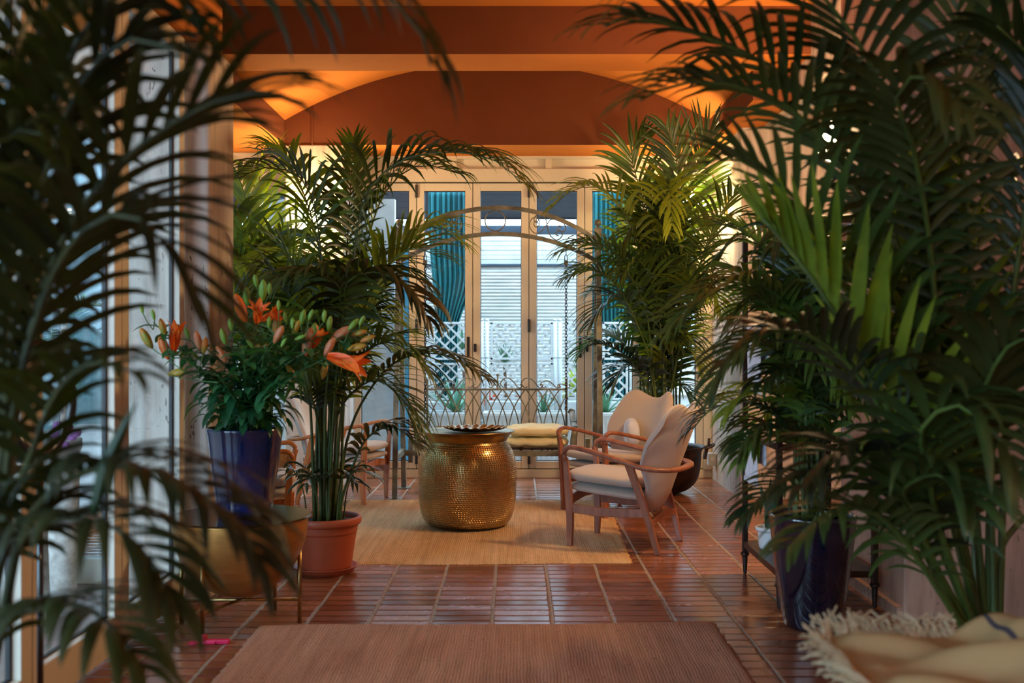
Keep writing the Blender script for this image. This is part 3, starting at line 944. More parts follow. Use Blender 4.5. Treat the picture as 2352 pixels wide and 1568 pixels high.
t = thing('drum_table', 'round hammered brass drum table standing on the golden rug', 'table', (TX, TY, 0.012))
prof = [(0.02, 0), (0.16, 0.0), (0.22, 0.004), (0.250, 0.018), (0.274, 0.045), (0.290, 0.085), (0.301, 0.14), (0.307, 0.20), (0.309, 0.27), (0.309, 0.33), (0.305, 0.385), (0.297, 0.43), (0.286, 0.465), (0.27, 0.495), (0.255, 0.515), (0.248, 0.525), (0.246, 0.532)]
def densify(pr, n):
    out = []
    P_ = [Vector((a, b, 0)) for a, b in pr]
    for p in spline(P_, n): out.append((p.x, p.y))
    return out
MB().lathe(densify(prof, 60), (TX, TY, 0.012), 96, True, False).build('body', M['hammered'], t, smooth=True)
MB().lathe(densify([(0.243, 0.528), (0.249, 0.536), (0.256, 0.55), (0.272, 0.572), (0.290, 0.588), (0.2965, 0.592), (0.2965, 0.595), (0.286, 0.592), (0.24, 0.588), (0.12, 0.586), (0.01, 0.586)], 50), (TX, TY, 0.012), 96, True, True).build('tabletop', M['brass_plain'], t, smooth=False)
# scalloped tray
t = thing('scalloped_tray', 'oval scalloped brass tray with swirled rim on the drum table', 'tray', (TX + 0.05, TY - 0.02, 0.600))
q = MB()
def trayf(a, b):
    ang = a * 2 * PI
    r = 0.02 + 0.165 * b
    sc = 1 + (0.022 * math.cos(ang * 22 + b * 5)) * max(0, (b - 0.45) / 0.55)
    z = 0.004 + 0.004 * (b < 0.5) * 0 + 0.026 * max(0, (b - 0.5) / 0.5) ** 1.5 + 0.004 * math.cos(ang * 22 + b * 9) * max(0, (b - 0.5) / 0.5)
    return (TX + 0.05 + 1.05 * r * sc * math.cos(ang), TY - 0.02 + 0.8 * r * sc * math.sin(ang), 0.600 + z)
q.grid(trayf, 220, 24, closed_u=True)
q.build('dish', M['brass_dark'], t, smooth=True, solid=0.003)
q = MB(); q.lathe([(0.02, 0), (0.022, 0.003), (0.001, 0.005)], (TX + 0.05, TY - 0.02, 0.602), 20); q.build('boss', M['brass_dark'], t, smooth=True)
q = MB(); q.tube(spline([(TX - 0.09, TY - 0.02, 0.628), (TX - 0.135, TY - 0.02, 0.633), (TX - 0.17, TY - 0.03, 0.629), (TX - 0.20, TY - 0.03, 0.632)], 14), 0.0035, 6); q.build('handle', M['brass_dark'], t, smooth=True)

# ================================================================== GARDEN SWING BENCH
t = thing('garden_swing', 'weathered metal swing frame with double arch and scrollwork before the folding doors', 'swing', (-0.14, 8.0, 0))
for x in (-0.90, 0.62):
    for y0, y1 in ((7.70, 7.965), (8.33, 8.035)):
        q = MB(); q.bar((x, y0, 0.006), (x, y1, 1.98), 0.038, 0.038, up=(0, 1, 0)); q.build('post', M['iron'], t, bevel=0.002)
        q = MB(); q.lathe([(0.055, 0), (0.055, 0.006), (0.02, 0.008)], (x, y0, 0), 24); q.build('foot_plate', M['iron'], t, smooth=False)
    q = MB(); q.bar((x, 7.74, 0.30), (x, 8.29, 0.30), 0.03, 0.045); q.build('side_rail', M['iron'], t, bevel=0.002)
    q = MB(); q.box(x - 0.028, x + 0.028, 7.96, 8.04, 1.94, 2.035); q.build('cap', M['iron'], t, bevel=0.004)
    q = MB(); q.tube([(x, 8.0, 2.03), (x, 8.0, 2.05)], 0.012, 10); q.ball((x, 8.0, 2.075), 0.027, 16); q.build('finial', M['iron'], t, smooth=True)
q = MB(); q.bar((-0.89, 8.285, 0.285), (0.61, 8.285, 0.285), 0.035, 0.045); q.build('cross_rail', M['iron'], t, bevel=0.003)
for x in (-0.84, 0.56):
    q = MB(); q.box(x - 0.018, x + 0.018, 8.255, 8.315, 0.21, 0.40); q.build('clamp', M['iron'], t, bevel=0.003)
def arc_pts(x0, x1, zend, zpk, y, n=40):
    out = []
    h = (x1 - x0) / 2; s = zpk - zend; r_ = (h * h + s * s) / (2 * s); xm = (x0 + x1) / 2
    for i in range(n + 1):
        x = x0 + (x1 - x0) * i / n
        out.append(Vector((x, y, zpk - r_ + math.sqrt(r_ * r_ - (x - xm) ** 2))))
    return out
for zend, zpk in ((1.945, 2.190), (1.785, 1.990)):
    q = MB(); q.sweep(arc_pts(-0.885, 0.605, zend, zpk, 8.0), [(-0.016, -0.013), (0.016, -0.013), (0.016, 0.013), (-0.016, 0.013)], up=(0, 1, 0))
    q.build('arch', M['iron'], t)
def spiral(c, r0, r1, a0, turns, y, n=26):
    out = []
    for i in range(n + 1):
        k = i / n
        r_ = r0 + (r1 - r0) * k
        a = a0 + turns * 2 * PI * k
        out.append(Vector((c[0] + r_ * math.cos(a), y, c[1] + r_ * math.sin(a))))
    return out
q = MB(); q.tube([(-0.165 + 0.078 * math.cos(a * PI / 20), 8.0, 2.09 + 0.078 * math.sin(a * PI / 20)) for a in range(40)], 0.005, 8, closed=True); q.build('ring', M['iron'], t, smooth=True)
def Q8(px, py):
    p = P(px, py, 8.0); return (p.x, 8.0, p.z)
SCR = [[(1237, 515), (1233, 508), (1228, 509), (1226, 515), (1230, 521), (1237, 519), (1239, 508), (1232, 499), (1222, 502), (1217, 512), (1218, 524), (1228, 535), (1240, 533), (1250, 524), (1258, 513), (1264, 505), (1275, 503), (1288, 506), (1297, 516), (1299, 526), (1293, 532), (1284, 530), (1281, 523), (1286, 518), (1289, 522)],
       [(1237, 505), (1233, 511), (1227, 507), (1228, 499), (1236, 492), (1246, 494), (1254, 505), (1257, 517), (1259, 530), (1266, 543), (1277, 551), (1287, 547), (1292, 537), (1287, 530), (1279, 532), (1277, 539), (1283, 541)]]
for s_ in (1, -1):
    for pl in SCR:
        pts = [Q8(px if s_ > 0 else 2 * 1138 - px, py) for px, py in pl]
        q = MB(); q.tube(spline(pts, len(pts) * 4), 0.0042, 7); q.build('scroll', M['iron'], t, smooth=True)

t = thing('swing_bench', 'hanging metal bench with gothic lattice back inside the swing frame', 'bench', (-0.15, 7.85, 0.30))
BX0, BX1 = -0.68, 0.375
q = MB(); q.bar((BX0 - 0.03, 8.0, 0.80), (BX1, 8.0, 0.80), 0.012, 0.016); q.build('top_rail', M['iron'], t, bevel=0.002)
q = MB(); q.bar((BX0, 8.0, 0.50), (BX1, 8.0, 0.50), 0.012, 0.012); q.build('lower_rail', M['iron'], t)
q = MB(); q.bar((BX0 - 0.005, 8.0, 0.36), (BX0 - 0.005, 8.0, 0.88), 0.016, 0.016, up=(0, 1, 0)); q.bar((BX1 + 0.005, 8.0, 0.36), (BX1 + 0.005, 8.0, 0.88), 0.016, 0.016, up=(0, 1, 0))
q.build('back_stile', M['iron'], t)
p_ = (BX1 - BX0) / 12
q = MB()
for i in range(13):
    xb = BX0 + i * p_
    for s_ in (-1, 1):
        pts = []
        for k in range(19):
            u = k / 18
            x = xb + s_ * (0.004 + 1.40 * p_ * (0.12 * u + 0.88 * u ** 2.1))
            if x < BX0 - 0.002 or x > BX1 + 0.002: break
            pts.append((x, 8.0 + 0.003 * s_, 0.485 + 0.312 * u))
        if len(pts) > 2: q.tube(pts, 0.0052, 6)
q.build('back_lattice', M['iron'], t, smooth=True)
# crest scrolls
q = MB(); q.tube([(-0.147, 8.0, 0.80), (-0.147, 8.0, 0.90)], 0.006, 8); q.ball((-0.147, 8.0, 0.91), 0.011, 10); q.build('crest_finial', M['iron'], t, smooth=True)
for s_ in (1, -1):
    for cx_, w_, h_ in ((0.075, 0.055, 0.075), (0.235, 0.055, 0.075), (0.375, 0.05, 0.055), (0.49, 0.032, 0.03)):
        if s_ < 0 or True:
            x = -0.147 + s_ * cx_
            pts = [(x - s_ * w_ * 0.15, 8, 0.825), (x - s_ * w_ * 0.3, 8, 0.815), (x - s_ * w_ * 0.62, 8, 0.812 + h_ * .1), (x - s_ * w_ * 0.95, 8, 0.81 + h_ * 0.5), (x - s_ * w_ * .5, 8, 0.81 + h_ * 0.95), (x + s_ * w_ * 0.2, 8, 0.81 + h_), (x + s_ * w_ * 0.9, 8, 0.81 + h_ * 0.6), (x + s_ * w_ * 1.3, 8, 0.81 + h_ * 0.2), (x + s_ * w_ * 1.7, 8, 0.812), (x + s_ * w_ * 2.0, 8, 0.822), (x + s_ * w_ * 1.95, 8, 0.838), (x + s_ * w_ * 1.75, 8, 0.836)]
            q = MB(); q.tube(spline(pts, 40), 0.0042, 6); q.build('crest_scroll', M['iron'], t, smooth=True)
# seat
q = MB(); q.box(BX0 - 0.02, BX1 + 0.02, 7.56, 7.60, 0.335, 0.375); q.box(BX0 - 0.02, BX1 + 0.02, 8.0, 8.04, 0.335, 0.375)
q.box(BX0 - 0.02, BX0 + 0.02, 7.58, 8.02, 0.335, 0.375); q.box(BX1 - 0.02, BX1 + 0.02, 7.58, 8.02, 0.335, 0.375)
q.build('seat_frame', M['iron'], t, bevel=0.003)
q = MB()
for k in range(14):
    x = BX0 + 0.05 + k * 0.074
    q.box(x - 0.008, x + 0.008, 7.6, 8.0, 0.372, 0.382)
q.box(BX0, BX1, 7.572, 7.584, 0.385, 0.394)
for k in range(5): q.box(BX0 + 0.1 + k * 0.2, BX0 + 0.108 + k * 0.2, 7.572, 7.584, 0.37, 0.39)
q.build('seat_slats', M['darkiron'], t)
for x, s_ in ((BX0 - 0.035, -1), (BX1 + 0.035, 1)):
    q = MB()
    pts = [(x, 8.0, 0.62), (x + 0.01 * s_, 7.97, 0.64), (x + 0.012 * s_, 7.90, 0.61), (x + 0.012 * s_, 7.80, 0.56), (x + 0.012 * s_, 7.66, 0.545), (x + 0.01 * s_, 7.585, 0.52), (x + 0.0 * s_, 7.57, 0.45), (x, 7.58, 0.35)]
    q.sweep(spline(pts, 40), [(-0.024, -0.005), (-0.012, -0.010), (0.012, -0.010), (0.024, -0.005), (0.020, 0.006), (0, 0.011), (-0.020, 0.006)], up=(0, 1, 0.3))
    q.build('armrest', M['iron'], t, smooth=True)
def chain(name_label, x, y, z0, z1, lock=True):
    o = thing('hanging_chain', name_label, 'chain', (x, y, z0), 'bench chains')
    q = MB()
    n = int((z1 - z0) / 0.023)
    for i in range(n):
        zc = z0 + (i + 0.5) * (z1 - z0) / n
        hh, ww = 0.0165, 0.0085
        pts = []
        for k in range(12):
            a = 2 * PI * k / 12
            cx_ = ww * math.cos(a); cz_ = hh * max(-1, min(1, math.sin(a) * 1.0)) * (1 if abs(math.sin(a)) > .3 else 1.0)
            if i % 2: pts.append((x + cx_, y, zc + cz_))
            else: pts.append((x + 0.25 * cx_, y + cx_, zc + cz_))
        q.tube(pts, 0.0028, 6, closed=True)
    q.build('links', M['darkiron'], o, smooth=True)
    if lock:
        q = MB(); q.tube(spline([(x - 0.011, y, z1 + 0.03), (x - 0.011, y, z1 + 0.06), (x, y, z1 + 0.075), (x + 0.011, y, z1 + 0.06), (x + 0.011, y, z1 + 0.035)], 16), 0.003, 7)
        q.build('shackle', M['darkiron'], o, smooth=True)
        q = MB(); q.box(x - 0.015, x + 0.015, y - 0.01, y + 0.01, z1 - 0.005, z1 + 0.032); q.build('padlock', M['iron'], o, bevel=0.003)
        q = MB(); q.tube([(x, y, z1 + 0.07), (x, y, z1 + 0.12)], 0.003, 7); q.build('hook', M['darkiron'], o, smooth=True)
    return o
chain('rusty chain with a padlock at its top, right end of the hanging bench', 0.377, 7.99, 0.62, 1.755)
chain('rusty chain holding the left end of the hanging bench', -0.70, 7.99, 0.62, 1.755)

def pillow(mb, c, hx, hy, hz, p=0.5, n=36, m=14, wr=0.0, seed=0, tilt=0.0, pz=0.8):
    def sg(v, e): return math.copysign(abs(v) ** e, v)
    rr = random.Random(seed)
    ph = [rr.uniform(0, 6) for _ in range(6)]
    def f(a, b):
        th = a * 2 * PI; ph_ = -PI / 2 + PI * b
        cr = sg(math.cos(ph_), pz)
        x = hx * cr * sg(math.cos(th), p); y = hy * cr * sg(math.sin(th), p); z = hz * sg(math.sin(ph_), pz)
        if wr: z += wr * math.sin(x * 31 + ph[0] + 2 * math.sin(y * 17)) * math.sin(y * 23 + ph[1]) + wr * 0.6 * math.sin(x * 70 + y * 40 + ph[2])
        return (c[0] + x, c[1] + y, c[2] + z + tilt * y)
    mb.grid(f, n, m, closed_u=True)
    return mb
M['yellow'] = plain('pale_yellow_cotton', lin(240, 226, 172), 0.85, c2=lin(232, 214, 155), scale=5, bump=0.5, bscale=22, bdist=0.02)
for z, label, sx in ((0.428, 'pale yellow seat cushion on the hanging bench, lower of the folded pair', 0), (0.508, 'pale yellow cushion folded on top of the other on the hanging bench', 1)):
    q = MB(); pillow(q, (0.15, 7.77, z), 0.235, 0.19, 0.044, 0.45, 90, 24, 0.005, 3 + sx)
    o = q.build('seat_cushion', M['yellow'], None, smooth=True); tag(o, label, 'cushion', 'yellow bench cushions')
q = MB(); pillow(q, (-0.50, 7.80, 0.455), 0.17, 0.19, 0.07, 0.5, 50, 16, 0.008, 9)
tag(q.build('seat_cushion', M['yellow'], None, smooth=True), 'pale yellow cushion at the left end of the hanging bench, mostly behind the drum table', 'cushion', 'yellow bench cushions')

# ================================================================== ARMCHAIRS
def wood(name, a, b):
    m = NT(name)
    v = m.pos(True)
    f = m.noise(m.map(v, (14, 14, 3)), 2.0, 5, 0.6)
    m.set(m.ramp(f, [(0.3, b), (0.7, a)]), 0.38, 0, 0.45)
    m.bump(f, 0.06, 0.002)
    return m.mat
M['wood'] = wood('reddish_walnut', lin(168, 108, 80), lin(128, 76, 54))
M['wood_orange'] = wood('lamplit_orange_wood', lin(196, 118, 56), lin(160, 90, 38))  # lamplight put into the left chairs' wood colour; the block is simply orange
def fabric(name, a, b):
    m = NT(name)
    v = m.pos(True)
    f = m.noise(m.map(v, (1, 1, 1)), 260, 2, 0.5)
    m.set(m.mix(f, b, a), 0.9, 0, 0.2)
    m.b.inputs['Sheen Weight'].default_value = 0.25
    m.bump(f, 0.35, 0.0015)
    return m.mat
M['fabric'] = fabric('pale_grey_beige_fabric', lin(202, 187, 172), lin(178, 163, 148))
def lerp_tab(tab, s):
    for (a, va), (b, vb) in zip(tab, tab[1:]):
        if s <= b:
            k = (s - a) / (b - a); k = k * k * (3 - 2 * k) if False else k
            return va + (vb - va) * k
    return tab[-1][1]
def armchair(label, wm, group='winged armchairs'):
    t = thing('armchair', label, 'armchair', (0, 0, 0), group)
    # backrest shell
    q = MB()
    W = [(0, .10), (.04, .145), (.12, .175), (.3, .205), (.42, .235), (.55, .278), (.68, .296), (.8, .294), (.9, .284), (.97, .276), (1, .272)]
    TH = [(0, .012), (.04, .03), (.15, .042), (.8, .040), (.94, .032), (1, .012)]
    WF = [(0, .02), (.3, .05), (.55, .12), (.75, .13), (1, .09)]
    def f(a, b):
        ph = a * 2 * PI
        ca, sa = math.cos(ph), math.sin(ph)
        a_ = math.copysign(abs(ca) ** 0.8, ca)
        w_ = lerp_tab(W, b)
        x = w_ * a_
        vv = -0.185 - 0.215 * b + lerp_tab(WF, b) * a_ * a_
        zt = lerp_tab([(0, .765), (.15, .768), (.3, .785), (.45, .808), (.58, .820), (.70, .818), (.80, .805), (.89, .780), (.96, .745), (1, .70)], abs(a_))
        z = 0.205 + (zt - 0.205) * b
        off = math.copysign(abs(sa) ** 0.75, sa) * lerp_tab(TH, b)
        return (x, vv + off, z - off * 0.25)
    q.grid(f, 48, 36, closed_u=True)
    n = 48
    k0 = len(q.v) - n
    for st, flip in ((0, 1), (k0, 0)):
        for i in range(n // 2):
            f_ = [st + i, st + i + 1, st + (n - i - 1) % n, st + (n - i) % n]
            if i == 0: f_ = [st, st + 1, st + n - 1]
            if i == n // 2 - 1: f_ = [st + i, st + i + 1, st + i + 2]
            q.f.append(f_[::-1] if flip else f_); q.mi.append(0)
    q.build('backrest', M['fabric'], t, smooth=True, sub=1)
    # cushions
    q = MB(); pillow(q, (0, 0.055, 0.388), 0.218, 0.245, 0.043, 0.38, 48, 14, 0.0, tilt=0.07)
    q.build('seat_cushion', M['fabric'], t, smooth=True)
    q = MB(); pillow(q, (0, 0.05, 0.318), 0.212, 0.24, 0.032, 0.36, 48, 12, 0.0, tilt=0.09)
    q.build('seat_pad', M['fabric'], t, smooth=True)
    # one bent arm rail wrapping round the back
    half = [(0.242, 0.268, 0.49), (0.246, 0.276, 0.535), (0.25, 0.255, 0.562), (0.256, 0.20, 0.566), (0.27, 0.05, 0.536), (0.283, -0.10, 0.498), (0.282, -0.21, 0.472), (0.245, -0.295, 0.462), (0.14, -0.345, 0.458), (0, -0.358, 0.458)]
    pts = half + [(-x, y, z) for x, y, z in half[:-1][::-1]]
    sp = spline(pts, 110)
    q = MB()
    q.sweep(sp, [(-0.017, -0.008), (-0.011, -0.013), (0.011, -0.013), (0.017, -0.008), (0.017, 0.006), (0.010, 0.012), (-0.010, 0.012), (-0.017, 0.006)], up=(0, 0.02, 1),
            scale=lambda u: (1.0 + 0.35 * math.sin(PI * u) , 1.0))
    q.build('arm_rail', wm, t, smooth=True)
    for s_ in (-1, 1):
        q = MB(); q.sweep(spline([(s_ * 0.222, 0.25, 0), (s_ * 0.226, 0.248, 0.2), (s_ * 0.238, 0.262, 0.42), (s_ * 0.243, 0.270, 0.505)], 14),
                          [(-0.015, -0.019), (0.015, -0.019), (0.015, 0.019), (-0.015, 0.019)], up=(0, 1, 0), scale=lambda u: (1, 0.75 + 0.55 * math.sin(PI * min(1, u * 1.1)) * 0.6))
        q.build('leg', wm, t, bevel=0.004)
        q = MB(); q.sweep(spline([(s_ * 0.222, -0.265, 0), (s_ * 0.238, -0.21, 0.2), (s_ * 0.255, -0.15, 0.38), (s_ * 0.272, -0.115, 0.49)], 14),
                          [(-0.014, -0.02), (0.014, -0.02), (0.014, 0.02), (-0.014, 0.02)], up=(0, 1, 0), scale=lambda u: (1, 0.75 + 0.35 * u))
        q.build('leg', wm, t, bevel=0.004)
        q = MB(); q.sweep(spline([(s_ * 0.226, 0.245, 0.222), (s_ * 0.230, 0.05, 0.212), (s_ * 0.238, -0.21, 0.222)], 12), [(-0.010, -0.024), (0.010, -0.024), (0.010, 0.024), (-0.010, 0.024)])
        q.build('side_rail', wm, t, bevel=0.003)
    q = MB(); q.sweep(spline([(-0.226, 0.245, 0.268), (0, 0.245, 0.285), (0.226, 0.245, 0.268)], 14), [(-0.010, -0.024), (0.010, -0.024), (0.010, 0.024), (-0.010, 0.024)])
    q.build('front_rail', wm, t, bevel=0.003)
    q = MB(); q.sweep(spline([(-0.236, -0.225, 0.165), (0, -0.225, 0.188), (0.236, -0.225, 0.165)], 14), [(-0.010, -0.020), (0.010, -0.020), (0.010, 0.020), (-0.010, 0.020)])
    q.build('back_rail', wm, t, bevel=0.003)
    return t
ch = armchair('winged armchair in pale fabric with reddish wooden frame, front one right of the drum table', M['wood'])
ch.location = (0.62, 6.0, 0.002); ch.rotation_euler = (0, 0, math.radians(65.3))
c2 = dup(ch, (0.654, 7.15, 0.002), math.radians(125))
c2['label'] = 'winged armchair behind the front right one, turned toward the viewer'
c3 = armchair('armchair with wooden legs tinted lamplight orange behind the terracotta potted palm, facing the drum table', M['wood_orange'])
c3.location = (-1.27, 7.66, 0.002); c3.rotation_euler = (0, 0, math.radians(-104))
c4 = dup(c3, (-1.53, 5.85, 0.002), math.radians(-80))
c4['label'] = 'armchair with wooden arms tinted lamplight orange between the blue vase and the palm canes'
q = MB(); pillow(q, (0.80, 7.28, 0.53), 0.05, 0.14, 0.10, 0.5, 40, 14, 0.002, 5)
tag(q.build('lumbar_cushion', M['whitecloth'], None, smooth=True), 'small white cushion on the seat of the rear right armchair', 'cushion')

# ================================================================== BOWL TABLE, PINK CLIP
BXc, BYc = -1.135, 4.295
t = thing('bowl_table', 'brass half-bowl side table on thin legs carrying the blue vase', 'side table', (BXc, BYc, 0))
M['bowl'] = plain('brushed_gold_brass', lin(190, 138, 74), 0.38, 0.8, c2=lin(164, 114, 58), scale=5, stretch=(1, 1, 6), bump=0.05, bscale=60)
M['bowl_top'] = plain('dark_bronze_tabletop', lin(120, 98, 72), 0.16, 1.0, c2=lin(90, 72, 52), scale=4)
pr = [(0.01, 0.115)]
for i in range(1, 26):
    a = PI / 2 * i / 25
    pr.append((0.272 * math.sin(a) ** 0.9, 0.115 + 0.315 * (1 - math.cos(a)) ** 0.95))
pr += [(0.274, 0.44), (0.272, 0.443)]
MB().lathe(pr, (BXc, BYc, 0), 72, True, False).build('bowl', M['bowl'], t, smooth=True)
MB().lathe([(0.271, 0.438), (0.287, 0.440), (0.288, 0.444), (0.284, 0.447), (0.05, 0.446), (0.01, 0.446)], (BXc, BYc, 0), 72, True, True).build('tabletop', M['bowl_top'], t, smooth=False)
for dx, dy in ((0.24, 0.01), (-0.09, -0.222), (-0.24, -0.01), (0.09, 0.222)):
    q = MB(); q.tube([(BXc + dx, BYc + dy, 0), (BXc + dx, BYc + dy, 0.32)], 0.0085, 12); q.ball((BXc + dx * 0.985, BYc + dy * 0.985, 0.325), 0.012, 10)
    q.build('leg', M['brass_plain'], t, smooth=True)
for (dx, dy) in ((0.24, 0.01), (-0.09, -0.222)):
    q = MB(); q.tube([(BXc + dx, BYc + dy, 0.098), (BXc - dx, BYc - dy, 0.098)], 0.007, 10); q.build('stretcher', M['brass_plain'], t, smooth=True)
M['pink'] = plain('hot_pink_plastic', lin(226, 30, 90), 0.4)
t = thing('plastic_clip', 'hot pink plastic clip lying by the foot of the brass bowl table', 'clip', (-1.18, 4.0, 0))
q = MB(); q.box(-1.205, -1.15, 3.985, 4.02, 0.002, 0.014); q.box(-1.215, -1.19, 3.985, 4.02, 0.012, 0.034); q.box(-1.19, -1.10, 3.99, 4.015, 0.002, 0.018); q.build('body', M['pink'], t, bevel=0.003)
q = MB(); q.tube([(-1.235 + 0.018 * math.cos(a * PI / 12), 3.995 + 0.013 * math.sin(a * PI / 12), 0.006) for a in range(24)], 0.0045, 8, closed=True); q.build('ring', M['pink'], t, smooth=True)

# ================================================================== ETAGERE
t = thing('etagere', 'tall dark metal shelf stand on pointed feet against the right pillar', 'shelf', (1.34, 4.9, 0))
X0, X1, Y0, Y1 = 1.14, 1.555, 4.54, 5.22
for x in (X0, X1):
    for y in (Y0, Y1):
        q = MB(); q.bar((x, y, 0.11), (x, y, 1.70), 0.026, 0.026, up=(0, 1, 0)); q.lathe([(0.005, 0), (0.009, 0.005), (0.014, 0.09), (0.022, 0.098), (0.022, 0.106), (0.015, 0.115)], (x, y, 0), 14)
        q.build('post', M['darkwood'], t, bevel=0.002)
for z in (0.15, 0.70, 1.22, 1.69):
    q = MB()
    for a, b in (((X0, Y0), (X1, Y0)), ((X0, Y1), (X1, Y1)), ((X0, Y0), (X0, Y1)), ((X1, Y0), (X1, Y1))):
        q.bar((a[0], a[1], z), (b[0], b[1], z), 0.018, 0.03)
    q.build('shelf_rail', M['darkwood'], t, bevel=0.002)
    q = MB(); q.box(X0 + 0.01, X1 - 0.01, Y0 + 0.01, Y1 - 0.01, z + 0.006, z + 0.014); q.build('shelf_board', M['glass'] if z > 0.2 else M['darkwood'], t)
for z in (0.96,):
    q = MB(); q.bar((X0, Y0, z), (X1, Y0, z), 0.012, 0.012); q.bar((X0, Y1, z), (X1, Y1, z), 0.012, 0.012); q.build('brace', M['darkwood'], t)
# towels over the left rails
def towel(label, x, y0, y1, ztop, zbot):
    q = MB()
    def f(a, b):
        y = y0 + (y1 - y0) * a
        d = b * 2 - 1
        if abs(d) < 0.04: return (x, y, ztop + 0.004)
        s_ = 1 if d > 0 else -1
        z = ztop - (abs(d) - 0.04) / 0.96 * (ztop - (zbot if s_ < 0 else zbot + 0.08))
        return (x + s_ * (0.016 + 0.004 * math.sin(a * 22 + abs(d) * 2)), y, z)
    q.grid(f, 30, 40)
    t = thing('hand_towel', label, 'towel', (x, (y0 + y1) / 2, zbot), 'white towels on the shelf stand')
    q.build('cloth', M['whitecloth'], t, smooth=True, solid=-0.003)
    q = MB()
    for k in range(26):
        yy = y0 + (y1 - y0) * (k + 0.5) / 26
        q.tube([(x - 0.017, yy, zbot + 0.002), (x - 0.018, yy + 0.002, zbot - 0.02)], 0.0022, 5)
    q.build('fringe', M['whitecloth'], t)
towel('white fringed towel hanging over the middle rail of the dark shelf stand', X0, 4.86, 5.16, 0.718, 0.50)
towel('white towel hanging from the upper rail of the dark shelf stand', X0, 4.80, 5.10, 1.238, 0.93)
t = thing('snake_plant', 'small snake plant in a white glazed pot on the lowest shelf of the stand', 'plant', (1.22, 5.02, 0.165))
M['glaze_w'] = plain('white_glaze', lin(226, 226, 224), 0.15, coat=0.5)
MB().lathe(densify([(0.04, 0), (0.055, 0.01), (0.062, 0.07), (0.064, 0.085), (0.072, 0.09), (0.074, 0.10), (0.07, 0.108), (0.062, 0.104), (0.06, 0.09)], 40), (1.22, 5.02, 0.165), 36).build('pot', M['glaze_w'], t, smooth=True)
MB().lathe([(0.06, 0), (0.05, 0.002)], (1.22, 5.02, 0.25), 20).build('soil', M['soil'], t)
M['snake'] = leafmat('dark_snake_plant_leaf', lin(22, 50, 38), lin(60, 96, 66), 0.05)
for k, (az, h, ln) in enumerate(((2.6, 0.22, 0.03), (0.3, 0.18, 0.05), (1.6, 0.26, -0.02), (4.0, 0.14, 0.04), (5.2, 0.2, 0.03))):
    q = MB(); a = Vector((math.cos(az), math.sin(az), 0)); s_ = Vector((-a.y, a.x, 0))
    def f(u, v):
        w_ = 0.018 * (0.55 + 0.9 * v) * (1 - v ** 3) + 0.001
        tw = v * 1.2
        d = s_ * math.cos(tw) + a * math.sin(tw)
        p = Vector((1.22, 5.02, 0.245)) + a * (0.015 + ln * v * v) + Vector((0, 0, h * v)) + d * (w_ * (u * 2 - 1)) + a * (0.006 * math.sin(v * 9))
        return tuple(p)
    q.grid(f, 4, 14); q.build('leaf', M['snake'], t, smooth=True, solid=-0.003)
q = MB(); q.box(1.30, 1.42, 5.02, 5.14, 0, 0.115)
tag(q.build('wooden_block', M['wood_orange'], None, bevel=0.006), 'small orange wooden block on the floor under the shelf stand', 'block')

# ================================================================== RING MIRROR BY THE LEFT GLAZING
t = thing('ring_mirror', 'glossy black round ring mirror on a stand by the left glazing', 'mirror', (-1.30, 2.85, 0))
M['gloss_black'] = plain('glossy_black_lacquer', lin(22, 18, 17), 0.12, c2=lin(14, 12, 12), coat=0.6)
cx, cy, cz = -1.30, 2.85, 1.0
q = MB(); q.tube([(cx + 0.062 * math.cos(a * PI / 24) , cy + 0.06 * math.cos(a * PI / 24), cz + 0.15 * math.sin(a * PI / 24)) for a in range(48)], 0.013, 12, closed=True); q.build('rim', M['gloss_black'], t, smooth=True)
q = MB(); q.tube([(cx, cy, 0.02), (cx, cy, cz - 0.16)], 0.009, 10); q.build('pole', M['gloss_black'], t, smooth=True)
q = MB(); q.lathe([(0.11, 0), (0.11, 0.012), (0.02, 0.022)], (cx, cy, 0), 30); q.build('base', M['gloss_black'], t)
q = MB(); q.box(cx - 0.08, cx - 0.015, cy - 0.012, cy + 0.012, cz - 0.175, cz - 0.150); q.build('clamp', M['gloss_black'], t, bevel=0.004)

# ================================================================== THROW ON THE NEAR STOOL
t = thing('leather_pouf', 'dark brown leather pouf at the lower right corner under the cream throw', 'pouf', (1.15, 1.95, 0))
M['leather'] = plain('dark_brown_leather', lin(70, 38, 26), 0.5, c2=lin(50, 26, 18), bump=0.3, bscale=60)
q = MB(); pillow(q, (1.15, 1.98, 0.25), 0.46, 0.33, 0.25, 0.32, 60, 22, pz=0.35); q.build('body', M['leather'], t, smooth=True)
q = MB(); q.tube([(1.15 + 0.46 * math.copysign(abs(math.cos(a * PI / 30)) ** .32, math.cos(a * PI / 30)), 1.98 + 0.33 * math.copysign(abs(math.sin(a * PI / 30)) ** .32, math.sin(a * PI / 30)), 0.25) for a in range(60)], 0.006, 8, closed=True); q.build('piping', M['leather'], t, smooth=True)
def throw_mat():
    m = NT('cream_cotton_throw')
    v = m.pos(True)
    s = m.n('ShaderNodeSeparateXYZ'); m.l(v, s.inputs[0])
    base = m.mix(m.noise(v, 300, 2), lin(180, 150, 106), lin(162, 130, 86))
    st = m.math('LESS_THAN', m.math('ABSOLUTE', m.math('SUBTRACT', s.outputs[0], -0.10)), 0.005)
    m.set(m.mix(st, base, lin(70, 64, 70)), 0.95, 0, 0.1)
    m.bump(m.noise(v, 220, 3), 0.4, 0.002)
    return m.mat
M['creamfringe'] = plain('cream_cotton_fringe', lin(190, 166, 130), 0.95)
t = thing('fringed_throw', 'cream cotton throw with frayed fringe and a thin grey stripe draped over the pouf', 'throw', (1.12, 1.95, 0.50))
rr = random.Random(11)
